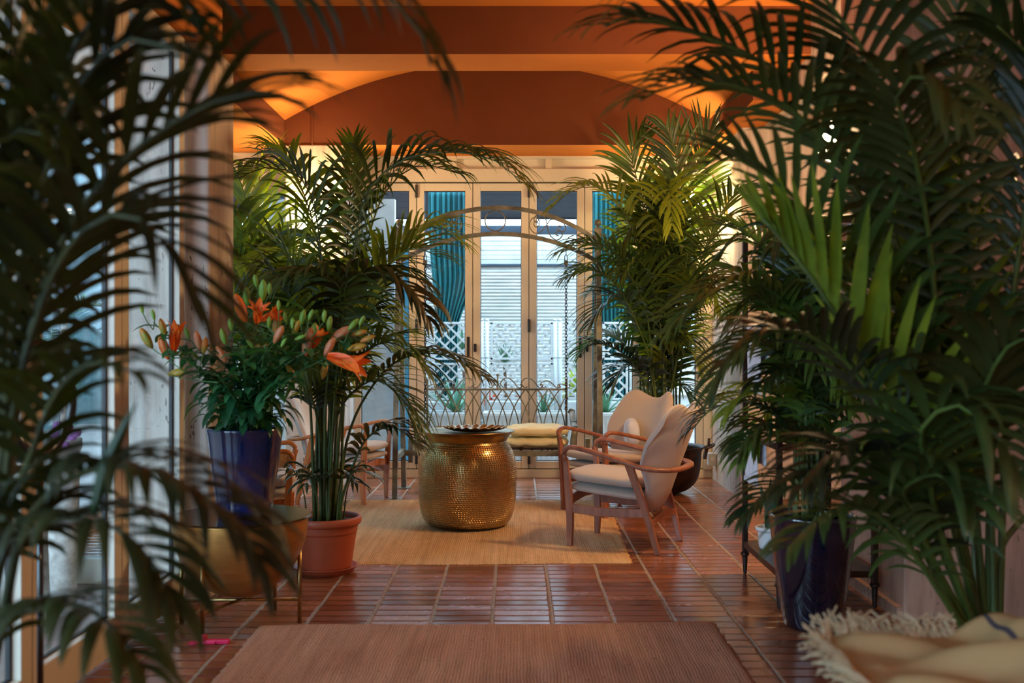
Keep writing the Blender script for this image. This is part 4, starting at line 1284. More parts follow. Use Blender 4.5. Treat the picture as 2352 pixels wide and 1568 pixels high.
def thr(a, b):
    x = 0.66 + 0.98 * a; y = 1.66 + 0.62 * b
    z = 0.505 + 0.022 * math.sin(a * 9 + 3 * b) * math.sin(b * 7 + 1) + 0.018 * math.sin(a * 21 + b * 13)
    z += 0.05 * math.exp(-((a - 0.40) / 0.07) ** 2 - ((b - 0.75) / 0.25) ** 2) + 0.075 * ss(0.5, 1.0, a) * (0.5 + 0.5 * math.sin(b * 4 + 1))
    z += 0.012 * math.sin(b * 30 + a * 6) * (1 - a)
    if b < 0.08: z -= (0.08 - b) * 1.6
    if a < 0.06: z -= (0.06 - a) * 0.5
    return (x, y, max(z, 0.493 if b > 0.1 else 0.35) + 0.014)
q = MB(); q.grid(thr, 110, 70); q.build('cloth', throw_mat(), t, smooth=True, solid=-0.006)
q = MB()
for k in range(150):
    b = rr.random(); x, y, z = thr(0.0, b)
    l = rr.uniform(0.03, 0.06); dz = rr.uniform(-0.03, 0.05)
    q.tube([(x + 0.004, y, z), (x - l * 0.5, y + rr.uniform(-.01, .01), z + dz * 0.6), (x - l, y + rr.uniform(-.02, .02), z + dz)], 0.0022, 4)
for k in range(150):
    a = rr.random() * 0.30; x, y, z = thr(a, 1.0)
    l = rr.uniform(0.02, 0.05); dz = rr.uniform(0.0, 0.05)
    q.tube([(x, y - 0.004, z), (x + rr.uniform(-.02, .02), y + l * .5, z + dz * 0.7), (x + rr.uniform(-.03, .03), y + l, z + dz)], 0.0022, 4)
q.build('fringe', M['creamfringe'], t)
# ================================================================== PALMS
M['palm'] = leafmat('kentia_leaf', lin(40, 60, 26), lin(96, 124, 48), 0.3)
M['palm_lit'] = leafmat('lit_kentia_leaf', lin(74, 98, 26), lin(146, 160, 50), 0.42)  # lit copy of the kentia leaf, light put into its colour
M['palm_dark'] = leafmat('dimmed_kentia_leaf', lin(26, 42, 24), lin(66, 84, 38), 0.2)  # darker copy of the same leaf, shade put into its colour
M['palm_black'] = leafmat('shaded_kentia_leaf', lin(22, 30, 14), lin(60, 66, 26), 0.16, 0.5)  # darkest copy, deep foreground shade put into the leaf colour
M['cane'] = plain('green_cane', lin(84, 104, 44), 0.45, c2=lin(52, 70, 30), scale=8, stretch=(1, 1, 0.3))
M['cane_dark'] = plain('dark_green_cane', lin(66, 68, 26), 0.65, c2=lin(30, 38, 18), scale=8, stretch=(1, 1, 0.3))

def frond(root, ctrl, L=0.36, W=0.016, n=26, start=0.45, droop=1.0, mat='palm', cane='cane', r0=0.009, seed=0, spread=1.0, side=None, K=6):
    """one cane with its feathered blade: rachis through ctrl, leaflet pairs from start to tip"""
    rr = random.Random(seed * 7919 + 13)
    NS = 44
    sp = spline(ctrl, NS)
    m = MB()
    m.m = 1
    m.tube(sp[::2] + [sp[-1]] if NS % 2 == 0 else sp[::2], lambda u: r0 * (1 - 0.82 * u) + 0.0008, 6)
    m.m = 0
    hint = side
    if hint is None:
        hz = sp[-1] - sp[int(NS * start)]
        hint = Vector((-hz.y, hz.x, 0))
        if hint.length < 0.05: hint = Vector((1, 0, 0))
    hint = Vector(hint).normalized()
    for i in range(n):
        s = (i + 0.5) / n
        t = start + (1 - start) * (s ** 0.92)
        f = t * (NS - 1); k = min(NS - 2, int(f)); p = sp[k].lerp(sp[k + 1], f - k)
        T = (sp[min(NS - 1, k + 2)] - sp[max(0, k - 1)]).normalized()
        S = hint - T * hint.dot(T)
        S = S.normalized() if S.length > 1e-3 else Vector((1, 0, 0))
        N = S.cross(T).normalized()
        if N.z < -0.1: N = -N
        ang = math.radians(62 - 42 * s)
        prof = max(0.22, math.sin(PI * (0.16 + 0.74 * s)) ** 0.8)
        for sg in (-1, 1):
            if rr.random() < 0.03: continue
            a = ang + rr.uniform(-0.12, 0.12)
            D = (T * math.cos(a) + S * (sg * math.sin(a) * spread) + N * (0.28 + rr.uniform(-0.08, 0.12))).normalized()
            l = L * prof * rr.uniform(0.88, 1.1)
            w = W * (0.75 + 0.35 * prof) * rr.uniform(0.85, 1.1)
            q = p + S * (sg * 0.002)
            vs = []
            dr = droop * rr.uniform(0.7, 1.3)
            Bn = N
            for j in range(K + 1):
                u = j / K
                ww = w * min(1.0, 0.35 + 2.6 * u) * (1 - u ** 2.6) ** 0.9 + 0.0004
                B = D.cross(Bn)
                B = B.normalized() if B.length > 1e-4 else S
                nn = B.cross(D)
                vs += [q - B * ww, q + nn * (ww * 0.32), q + B * ww]
                q = q + D * (l / K)
                g = dr * 1.9 / K * (0.35 + u)
                D = (D + Vector((0, 0, -g))).normalized()
            fs = []
            for j in range(K):
                a_ = j * 3
                fs += [(a_, a_ + 1, a_ + 4, a_ + 3), (a_ + 1, a_ + 2, a_ + 5, a_ + 4)]
            m.add(vs, fs)
    return m.build('frond', [M[mat], M[cane]], root, smooth=True)

def random_fronds(root, base, count, hmin, hmax, rmin, rmax, seed, az0=0, az1=2 * PI, rb=0.06, avoid=None, mats=('palm',), **kw):
    rr = random.Random(seed)
    b = Vector(base)
    made = 0; tries = 0
    while made < count and tries < count * 8:
        tries += 1
        k = made / max(1, count - 1)
        az = az0 + (az1 - az0) * ((made * 0.618034 + rr.uniform(-0.08, 0.08)) % 1.0)
        h = hmin + (hmax - hmin) * (k ** 0.8) + rr.uniform(-0.05, 0.05)
        rad = rmin + (rmax - rmin) * rr.random()
        out = Vector((math.cos(az), math.sin(az), 0))
        a2 = rr.uniform(0, 2 * PI)
        p0 = b + Vector((math.cos(a2), math.sin(a2), 0)) * rb * rr.random()
        dr = rr.uniform(0.08, 0.42) * rad
        c = [p0, p0 + out * rad * 0.08 + Vector((0, 0, h * 0.52)), p0 + out * rad * 0.25 + Vector((0, 0, h * 0.84)), p0 + out * rad * 0.58 + Vector((0, 0, h)), p0 + out * rad * 0.86 + Vector((0, 0, h - dr * 0.45)), p0 + out * rad + Vector((0, 0, h - dr * 1.2))]
        if avoid and any(avoid(q) for q in c): continue
        frond(root, c, seed=seed * 100 + made, mat=mats[made % len(mats)], **kw)
        made += 1

def fr(root, base, pts, **kw):
    """frond from the pot through measured points (pixel x, pixel y, distance)"""
    frond(root, [Vector(base)] + [P(*p) for p in pts], **kw)

# ---- terracotta pot palm, left of the drum table
EX, EY = -0.965, 5.27
t = thing('potted_palm', 'bushy kentia palm in a terracotta pot and saucer at the corner of the golden rug', 'potted palm', (EX, EY, 0), 'potted kentia palms')
M['terracotta'] = plain('terracotta_plastic', lin(178, 84, 50), 0.5, c2=lin(166, 76, 44), scale=3)
MB().lathe(densify([(0.10, 0.03), (0.128, 0.03), (0.132, 0.04), (0.145, 0.13), (0.156, 0.20), (0.157, 0.204), (0.159, 0.205), (0.163, 0.24), (0.163, 0.243)], 40) + [(0.176, 0.245), (0.180, 0.252), (0.180, 0.276), (0.175, 0.283), (0.165, 0.283), (0.160, 0.27), (0.158, 0.255)], (EX, EY, 0), 64, True, False).build('pot', M['terracotta'], t, smooth=True)
q = MB(); q.lathe([(0.11, 0), (0.135, 0.0), (0.15, 0.02), (0.160, 0.032), (0.163, 0.036), (0.157, 0.036), (0.145, 0.024), (0.13, 0.022)], (EX, EY, 0), 64); q.build('saucer', M['terracotta'], t, smooth=True)
MB().lathe([(0.160, 0), (0.1, 0.008), (0.01, 0.004)], (EX, EY, 0.255), 30, True, True).build('soil', M['soil'], t)
E0 = (EX, EY, 0.25)
def e(dx, dy): return (EX + dx, EY + dy, 0.25)
fr(t, e(.02, 0), [(760, 900, 5.3), (805, 640, 5.35), (840, 450, 5.35), (930, 365, 5.3), (1060, 350, 5.2), (1150, 375, 5.1), (1195, 420, 5.05)], L=0.42, W=0.014, n=34, start=0.5, droop=1.2, mat='palm', seed=1)
fr(t, e(-.02, .03), [(745, 900, 5.4), (790, 640, 5.5), (802, 480, 5.6), (808, 390, 5.7), (812, 322, 5.8)], L=0.26, W=0.011, n=26, start=0.6, droop=0.4, mat='palm', seed=2)
fr(t, e(-.05, 0), [(730, 900, 5.3), (740, 640, 5.35), (720, 470, 5.35), (680, 400, 5.3), (600, 385, 5.2), (550, 410, 5.15)], L=0.38, W=0.013, n=28, start=0.52, droop=1.1, mat='palm', seed=3)
fr(t, e(.04, -.02), [(790, 900, 5.2), (840, 700, 5.15), (900, 600, 5.1), (955, 570, 5.05), (1010, 590, 5.0)], L=0.36, W=0.013, n=26, start=0.55, droop=0.7, mat='palm_lit', seed=4)
fr(t, e(0, -.03), [(750, 900, 5.1), (780, 720, 4.95), (775, 650, 4.8), (700, 625, 4.65), (620, 650, 4.55)], L=0.30, W=0.016, n=22, start=0.55, droop=1.5, mat='palm_dark', seed=5)
fr(t, e(.02, -.04), [(770, 900, 5.1), (790, 720, 4.95), (800, 645, 4.8), (870, 625, 4.7), (940, 665, 4.6), (980, 730, 4.55)], L=0.32, W=0.017, n=22, start=0.52, droop=1.4, mat='palm_dark', seed=6)
fr(t, e(.05, .02), [(800, 1000, 5.3), (860, 880, 5.3), (930, 820, 5.25), (1020, 815, 5.2), (1120, 870, 5.1)], L=0.26, W=0.013, n=22, start=0.5, droop=1.2, mat='palm_dark', seed=7)
fr(t, e(.05, 0), [(800, 1100, 5.2), (840, 1010, 5.15), (900, 980, 5.1), (960, 1020, 5.05)], L=0.24, W=0.012, n=16, start=0.45, droop=1.2, mat='palm_dark', seed=8)
fr(t, e(-.02, .02), [(745, 900, 5.4), (740, 620, 5.5), (700, 450, 5.6), (650, 355, 5.7), (600, 340, 5.75)], L=0.34, W=0.012, n=26, start=0.55, droop=0.9, mat='palm', seed=9)
fr(t, e(.03, .03), [(780, 900, 5.4), (830, 620, 5.5), (880, 450, 5.6), (960, 380, 5.6), (1060, 400, 5.6)], L=0.36, W=0.013, n=28, start=0.5, droop=1.3, mat='palm', seed=10)
fr(t, e(.04, .04), [(790, 900, 5.5), (850, 690, 5.6), (930, 560, 5.6), (1000, 520, 5.5), (1060, 560, 5.4)], L=0.34, W=0.012, n=26, start=0.5, droop=0.8, mat='palm_lit', seed=11)
random_fronds(t, E0, 16, 0.70, 1.36, 0.30, 0.62, 21, rb=0.09, L=0.34, W=0.0105, n=28, start=0.5, droop=1.0, mats=('palm', 'palm_dark', 'palm_lit'), avoid=lambda q: q.x < -1.32)
# short sprouts low in the pot
for k in range(6):
    a = k * 1.05 + 0.3; o_ = Vector((math.cos(a), math.sin(a), 0))
    b_ = Vector((EX, EY, 0.25)) + o_ * 0.09
    frond(t, [b_, b_ + Vector((0, 0, 0.16)) + o_ * 0.02, b_ + Vector((0, 0, 0.26)) + o_ * 0.07, b_ + Vector((0, 0, 0.22)) + o_ * 0.16], L=0.16, W=0.011, n=5, start=0.55, droop=1.2, mat='palm_dark', r0=0.004, seed=60 + k)

# ---- palm behind it, by the globe lamp
FX, FY = -1.85, 7.55
t = thing('potted_palm', 'light green kentia palm by the globe lamp on the pale pier, behind the terracotta one', 'potted palm', (FX, FY, 0), 'potted kentia palms')
M['basket'] = plain('woven_basket', lin(150, 116, 76), 0.9, c2=lin(110, 82, 52), scale=30, bump=0.6)
MB().lathe(densify([(0.17, 0), (0.20, 0.02), (0.22, 0.2), (0.21, 0.36), (0.2, 0.37), (0.19, 0.34)], 30), (FX, FY, 0), 36, True, False).build('pot', M['basket'], t, smooth=True)
MB().lathe([(0.2, 0), (0.01, 0.01)], (FX, FY, 0.32), 20).build('soil', M['soil'], t)
F0 = (FX, FY, 0.32)
fr(t, F0, [(600, 800, 7.6), (600, 560, 7.6), (590, 430, 7.6), (620, 330 + 60, 7.7), (660, 410, 7.7)], L=0.5, W=0.02, n=22, start=0.5, droop=0.5, mat='palm_lit', seed=31)
fr(t, F0, [(595, 800, 7.5), (580, 560, 7.4), (560, 440, 7.3), (545, 400, 7.2)], L=0.5, W=0.02, n=20, start=0.5, droop=0.9, mat='palm_lit', seed=32)
random_fronds(t, F0, 22, 0.75, 1.75, 0.35, 0.75, 41, rb=0.12, L=0.44, W=0.016, n=24, start=0.45, droop=0.9, mats=('palm', 'palm', 'palm_lit'), avoid=lambda q: q.x < -2.5 or q.y > 8.3)

# ---- palm in the old cauldron, right
DX, DYY = 1.115, 8.07
t = thing('potted_palm', 'tall kentia palm growing from an old rusty cauldron behind the right armchairs', 'potted palm', (DX, DYY, 0), 'potted kentia palms')
q = MB(); q.lathe(densify([(0.01, 0.0), (0.12, 0.004), (0.20, 0.03), (0.265, 0.09), (0.295, 0.17), (0.305, 0.26), (0.31, 0.33), (0.335, 0.355), (0.335, 0.365), (0.30, 0.355), (0.295, 0.33)], 50), (DX, DYY, 0), 56, True, False)
pot = q.build('cauldron', M['darkiron'], t, smooth=True, label='rusty dark iron cauldron')
for s_ in (-1, 1):
    q = MB(); x = DX + s_ * 0.335
    q.tube(spline([(x - 0.01 * s_, DYY - 0.05, 0.34), (x + 0.05 * s_, DYY - 0.045, 0.36), (x + 0.075 * s_, DYY, 0.375), (x + 0.05 * s_, DYY + 0.045, 0.36), (x - 0.01 * s_, DYY + 0.05, 0.34)], 24), 0.009, 8)
    q.bar((x + 0.0 * s_, DYY, 0.26), (x + 0.02 * s_, DYY, 0.36), 0.05, 0.02, up=(1, 0, 0)); q.bar((x + 0.03 * s_, DYY, 0.35), (x + 0.035 * s_, DYY, 0.42), 0.018, 0.018)
    q.build('handle', M['darkiron'], pot)
MB().lathe([(0.30, 0), (0.01, 0.015)], (DX, DYY, 0.31), 30).build('soil', M['soil'], t)
D0 = (DX, DYY, 0.31)
fr(t, D0, [(1530, 850, 8.1), (1560, 600, 8.1), (1580, 460, 8.05), (1600, 380, 8.0), (1620, 320, 7.9), (1640, 300, 7.85)], L=0.50, W=0.012, n=34, start=0.58, droop=0.35, mat='palm', seed=50, spread=1.0, side=(1, 0, 0))
fr(t, D0, [(1510, 850, 8.1), (1500, 600, 8.0), (1470, 440, 8.0), (1450, 350, 7.9), (1480, 290 + 20, 7.8)], L=0.42, W=0.014, n=28, start=0.55, droop=0.6, mat='palm', seed=51, side=(1, 0.2, 0))
fr(t, D0, [(1500, 850, 8.0), (1480, 620, 7.9), (1430, 480, 7.8), (1370, 430, 7.7), (1310, 440, 7.6), (1265, 480, 7.55)], L=0.34, W=0.014, n=28, start=0.5, droop=0.9, mat='palm_lit', seed=52)
fr(t, D0, [(1500, 850, 7.9), (1480, 700, 7.8), (1420, 600, 7.7), (1350, 560, 7.6), (1290, 580, 7.5)], L=0.38, W=0.015, n=26, start=0.48, droop=1.2, mat='palm', seed=53)
fr(t, D0, [(1495, 850, 7.9), (1470, 760, 7.8), (1420, 660, 7.7), (1360, 620, 7.6), (1300, 640, 7.5)], L=0.36, W=0.015, n=24, start=0.5, droop=1.3, mat='palm', seed=54)
fr(t, D0, [(1540, 850, 8.0), (1550, 640, 7.9), (1560, 450, 7.8), (1550, 350, 7.7), (1530, 290, 7.6)], L=0.40, W=0.013, n=30, start=0.55, droop=0.5, mat='palm', seed=55, side=(1, 0, 0))
fr(t, D0, [(1550, 850, 7.9), (1595, 650, 7.7), (1640, 520, 7.45), (1685, 450, 7.25), (1725, 440, 7.1)], L=0.36, W=0.012, n=28, start=0.5, droop=0.8, mat='palm', seed=56)
fr(t, D0, [(1490, 900, 7.9), (1450, 830, 7.8), (1410, 800, 7.7), (1350, 780, 7.6)], L=0.26, W=0.012, n=20, start=0.5, droop=1.0, mat='palm_dark', seed=57)
random_fronds(t, D0, 30, 0.55, 2.1, 0.35, 0.85, 61, rb=0.16, L=0.38, W=0.013, n=26, start=0.45, droop=0.9, mats=('palm', 'palm_dark', 'palm', 'palm_lit'), avoid=lambda q: q.x > 1.42 or q.y > 8.7)

# ---- palm in the glossy dark blue pot, right
CX_, CY_ = 1.20, 4.24
t = thing('potted_palm', 'leafy palm in a tall glossy midnight-blue pot before the shelf stand', 'potted palm', (CX_, CY_, 0), 'potted kentia palms')
M['blue_glaze'] = plain('midnight_blue_glaze', lin(6, 14, 34), 0.08, c2=lin(4, 9, 22), coat=1.0)
MB().lathe(densify([(0.08, 0), (0.105, 0.004), (0.118, 0.03), (0.135, 0.14), (0.152, 0.26), (0.166, 0.38), (0.171, 0.44), (0.174, 0.455), (0.171, 0.463), (0.162, 0.46), (0.158, 0.44), (0.155, 0.40)], 60), (CX_, CY_, 0), 72, True, False).build('pot', M['blue_glaze'], t, smooth=True)
MB().lathe([(0.157, 0), (0.01, 0.012)], (CX_, CY_, 0.41), 30).build('soil', M['soil'], t)
C0 = (CX_, CY_, 0.41)
fr(t, C0, [(1850, 1100, 4.2), (1840, 1030, 4.15), (1790, 1000, 4.1), (1730, 1010, 4.05), (1700, 1060, 4.0)], L=0.20, W=0.0136, n=13, start=0.45, droop=1.3, mat='palm', seed=71)
fr(t, C0, [(1850, 1080, 4.25), (1840, 980, 4.25), (1790, 910, 4.2), (1720, 900, 4.15), (1670, 950, 4.1)], L=0.24, W=0.0120, n=18, start=0.45, droop=1.2, mat='palm_lit', seed=72)
fr(t, C0, [(1860, 1050, 4.2), (1870, 930, 4.15), (1850, 870, 4.05), (1800, 850, 3.95), (1740, 880, 3.85)], L=0.22, W=0.0120, n=18, start=0.45, droop=1.3, mat='palm_dark', seed=73)
fr(t, C0, [(1870, 950, 4.2), (1860, 800, 4.15), (1800, 690, 4.1), (1710, 650, 4.0), (1610, 690, 3.95), (1540, 760, 3.9)], L=0.30, W=0.0112, n=28, start=0.42, droop=1.1, mat='palm', seed=74)
fr(t, C0, [(1880, 950, 4.3), (1860, 780, 4.3), (1790, 620, 4.25), (1720, 540, 4.2), (1640, 510, 4.2)], L=0.28, W=0.0096, n=28, start=0.45, droop=0.9, mat='palm', seed=75)
fr(t, C0, [(1880, 1000, 4.2), (1900, 900, 4.1), (1880, 800, 4.0), (1800, 760, 3.9), (1700, 800, 3.8), (1630, 900, 3.75)], L=0.26, W=0.0112, n=26, start=0.42, droop=1.2, mat='palm_dark', seed=76)
fr(t, C0, [(1870, 1150, 4.1), (1880, 1110, 4.0), (1830, 1090, 3.8), (1760, 1130, 3.65), (1700, 1190, 3.6)], L=0.2, W=0.0120, n=16, start=0.4, droop=0.9, mat='palm_dark', seed=77)
random_fronds(t, C0, 24, 0.30, 1.25, 0.22, 0.60, 81, rb=0.08, L=0.26, W=0.0112, n=22, start=0.42, droop=1.1, mats=('palm', 'palm_dark', 'palm'), avoid=lambda q: q.x > 1.6 or (q.x > 1.40 and q.y > 4.15) or q.y > 4.7)

# ---- big near palm, right
GXx, GYy = 1.42, 3.15
t = thing('potted_palm', 'large out-of-focus kentia palm filling the right side in front of the pink travertine', 'potted palm', (GXx, GYy, 0), 'near kentia palms')
MB().lathe(densify([(0.13, 0), (0.16, 0.01), (0.175, 0.1), (0.185, 0.2), (0.195, 0.215), (0.18, 0.215), (0.17, 0.18)], 36), (GXx, GYy, 0), 48, True, False).build('pot', M['darkpot'], t, smooth=True)
MB().lathe([(0.17, 0), (0.01, 0.012)], (GXx, GYy, 0.18), 30).build('soil', M['soil'], t)
G0 = (GXx, GYy, 0.18)
kw = dict(cane='cane', r0=0.013)
# fronds sweeping up and over to the left across the ceiling
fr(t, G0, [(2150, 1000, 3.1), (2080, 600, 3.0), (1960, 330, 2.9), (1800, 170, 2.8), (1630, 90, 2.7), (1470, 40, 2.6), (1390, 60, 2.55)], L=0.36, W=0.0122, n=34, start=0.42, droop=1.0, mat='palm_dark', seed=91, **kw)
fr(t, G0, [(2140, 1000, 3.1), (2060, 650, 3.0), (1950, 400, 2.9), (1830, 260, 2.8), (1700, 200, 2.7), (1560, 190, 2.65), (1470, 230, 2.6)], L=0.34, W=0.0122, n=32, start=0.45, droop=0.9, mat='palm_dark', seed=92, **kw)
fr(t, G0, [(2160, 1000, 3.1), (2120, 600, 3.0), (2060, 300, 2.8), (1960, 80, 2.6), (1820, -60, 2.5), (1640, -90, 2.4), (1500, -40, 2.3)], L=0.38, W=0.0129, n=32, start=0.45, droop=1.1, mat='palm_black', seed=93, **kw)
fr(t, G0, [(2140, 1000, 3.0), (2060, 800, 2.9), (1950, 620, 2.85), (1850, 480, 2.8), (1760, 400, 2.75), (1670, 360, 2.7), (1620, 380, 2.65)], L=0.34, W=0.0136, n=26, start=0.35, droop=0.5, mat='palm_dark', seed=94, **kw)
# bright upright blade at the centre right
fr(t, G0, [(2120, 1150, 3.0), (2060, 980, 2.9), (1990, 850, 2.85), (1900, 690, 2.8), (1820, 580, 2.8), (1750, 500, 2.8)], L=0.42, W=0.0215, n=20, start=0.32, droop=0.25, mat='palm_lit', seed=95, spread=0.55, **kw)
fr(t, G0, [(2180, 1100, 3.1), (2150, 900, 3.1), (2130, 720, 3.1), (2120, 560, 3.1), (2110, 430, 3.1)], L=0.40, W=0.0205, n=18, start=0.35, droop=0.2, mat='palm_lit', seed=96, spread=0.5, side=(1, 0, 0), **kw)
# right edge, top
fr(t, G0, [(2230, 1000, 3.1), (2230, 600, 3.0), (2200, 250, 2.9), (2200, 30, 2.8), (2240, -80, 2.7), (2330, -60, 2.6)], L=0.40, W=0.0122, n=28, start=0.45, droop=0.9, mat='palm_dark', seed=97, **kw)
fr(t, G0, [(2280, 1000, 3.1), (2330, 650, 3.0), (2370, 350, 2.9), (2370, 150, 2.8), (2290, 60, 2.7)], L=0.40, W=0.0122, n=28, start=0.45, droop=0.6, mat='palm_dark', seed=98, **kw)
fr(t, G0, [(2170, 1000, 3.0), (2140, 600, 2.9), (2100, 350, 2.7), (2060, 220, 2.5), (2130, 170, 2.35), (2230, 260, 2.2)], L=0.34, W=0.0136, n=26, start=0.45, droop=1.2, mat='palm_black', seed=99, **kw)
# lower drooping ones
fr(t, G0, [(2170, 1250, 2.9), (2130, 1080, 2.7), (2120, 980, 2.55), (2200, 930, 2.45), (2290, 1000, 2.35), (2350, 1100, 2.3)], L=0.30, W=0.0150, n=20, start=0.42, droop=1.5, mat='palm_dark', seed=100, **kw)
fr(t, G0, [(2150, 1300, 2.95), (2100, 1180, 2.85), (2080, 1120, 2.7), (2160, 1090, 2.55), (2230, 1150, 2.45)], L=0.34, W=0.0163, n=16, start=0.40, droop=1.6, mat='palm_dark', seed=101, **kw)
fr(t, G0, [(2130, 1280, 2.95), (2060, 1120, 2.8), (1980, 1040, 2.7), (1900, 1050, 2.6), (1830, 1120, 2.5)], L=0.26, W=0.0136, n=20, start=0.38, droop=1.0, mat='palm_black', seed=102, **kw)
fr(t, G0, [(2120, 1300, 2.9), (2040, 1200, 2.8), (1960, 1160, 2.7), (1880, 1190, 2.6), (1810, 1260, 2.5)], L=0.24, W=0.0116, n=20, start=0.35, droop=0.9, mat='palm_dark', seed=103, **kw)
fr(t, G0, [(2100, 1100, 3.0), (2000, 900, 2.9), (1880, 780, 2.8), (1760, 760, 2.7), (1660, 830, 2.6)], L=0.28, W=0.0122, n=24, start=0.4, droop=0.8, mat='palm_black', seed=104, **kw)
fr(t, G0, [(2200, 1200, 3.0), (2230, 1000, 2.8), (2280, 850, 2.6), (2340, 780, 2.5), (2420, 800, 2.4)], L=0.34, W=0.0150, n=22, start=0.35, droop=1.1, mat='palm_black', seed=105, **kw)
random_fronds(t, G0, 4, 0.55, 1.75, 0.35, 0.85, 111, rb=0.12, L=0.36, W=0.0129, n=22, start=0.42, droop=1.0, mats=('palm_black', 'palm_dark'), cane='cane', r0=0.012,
              avoid=lambda q: q.x < 0.31 * q.y + 0.02 or q.y < 1.6)

# ---- big near palm, left
AX, AY = -1.05, 2.02
t = thing('potted_palm', 'dark out-of-focus kentia palm filling the left edge in front of the glazing', 'potted palm', (AX, AY, 0), 'near kentia palms')
MB().lathe(densify([(0.13, 0), (0.16, 0.01), (0.18, 0.18), (0.19, 0.36), (0.2, 0.38), (0.18, 0.38), (0.17, 0.34)], 36), (AX, AY, 0), 48, True, False).build('pot', M['darkpot'], t, smooth=True)
MB().lathe([(0.17, 0), (0.01, 0.012)], (AX, AY, 0.34), 30).build('soil', M['soil'], t)
A0 = (AX, AY, 0.34)
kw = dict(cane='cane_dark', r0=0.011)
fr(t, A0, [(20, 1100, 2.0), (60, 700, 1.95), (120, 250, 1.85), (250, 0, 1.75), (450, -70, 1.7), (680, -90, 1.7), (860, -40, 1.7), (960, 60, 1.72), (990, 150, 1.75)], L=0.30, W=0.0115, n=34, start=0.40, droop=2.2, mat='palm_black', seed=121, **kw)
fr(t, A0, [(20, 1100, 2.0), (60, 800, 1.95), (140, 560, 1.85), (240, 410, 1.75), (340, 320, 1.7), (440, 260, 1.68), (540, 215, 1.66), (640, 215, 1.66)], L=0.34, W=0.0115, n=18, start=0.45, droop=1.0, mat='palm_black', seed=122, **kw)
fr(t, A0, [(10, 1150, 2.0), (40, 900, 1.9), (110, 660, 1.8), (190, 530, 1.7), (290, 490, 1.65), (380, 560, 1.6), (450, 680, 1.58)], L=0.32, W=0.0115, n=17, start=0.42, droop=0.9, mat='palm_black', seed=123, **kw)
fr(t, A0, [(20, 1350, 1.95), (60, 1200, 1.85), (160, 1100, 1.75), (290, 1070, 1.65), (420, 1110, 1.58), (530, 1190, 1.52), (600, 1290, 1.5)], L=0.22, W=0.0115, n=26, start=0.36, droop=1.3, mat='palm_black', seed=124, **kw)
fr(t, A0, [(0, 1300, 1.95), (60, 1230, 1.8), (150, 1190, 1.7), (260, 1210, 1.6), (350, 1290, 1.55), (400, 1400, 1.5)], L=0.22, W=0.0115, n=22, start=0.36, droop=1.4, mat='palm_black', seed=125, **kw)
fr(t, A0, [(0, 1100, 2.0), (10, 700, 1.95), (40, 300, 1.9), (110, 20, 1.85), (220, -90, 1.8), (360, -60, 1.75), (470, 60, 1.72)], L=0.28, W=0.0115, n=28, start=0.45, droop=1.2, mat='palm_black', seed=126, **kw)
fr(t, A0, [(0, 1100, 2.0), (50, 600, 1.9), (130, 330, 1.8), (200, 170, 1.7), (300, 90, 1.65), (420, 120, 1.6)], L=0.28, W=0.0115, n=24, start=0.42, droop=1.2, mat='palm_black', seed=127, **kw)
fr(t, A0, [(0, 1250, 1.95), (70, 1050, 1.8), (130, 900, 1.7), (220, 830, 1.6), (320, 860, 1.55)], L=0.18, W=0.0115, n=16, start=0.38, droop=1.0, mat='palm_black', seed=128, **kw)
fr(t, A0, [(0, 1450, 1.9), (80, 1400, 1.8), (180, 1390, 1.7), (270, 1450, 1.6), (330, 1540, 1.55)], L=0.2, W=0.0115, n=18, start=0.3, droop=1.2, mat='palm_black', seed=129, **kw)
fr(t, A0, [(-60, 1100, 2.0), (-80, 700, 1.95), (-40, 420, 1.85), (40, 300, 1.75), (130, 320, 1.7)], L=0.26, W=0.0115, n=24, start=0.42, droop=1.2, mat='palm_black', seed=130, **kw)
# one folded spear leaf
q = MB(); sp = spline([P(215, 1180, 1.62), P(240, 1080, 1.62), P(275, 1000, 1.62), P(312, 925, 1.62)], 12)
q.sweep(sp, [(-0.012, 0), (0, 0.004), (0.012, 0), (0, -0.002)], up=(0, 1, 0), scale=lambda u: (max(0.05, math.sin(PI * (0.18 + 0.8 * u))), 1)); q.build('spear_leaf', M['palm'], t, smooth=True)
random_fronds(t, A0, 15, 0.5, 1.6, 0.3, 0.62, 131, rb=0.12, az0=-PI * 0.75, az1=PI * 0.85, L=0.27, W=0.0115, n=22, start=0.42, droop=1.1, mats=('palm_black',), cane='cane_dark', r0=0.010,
              avoid=lambda q: q.x > -0.48 * q.y + 0.12 or q.y < 1.0 or q.x < -1.42)

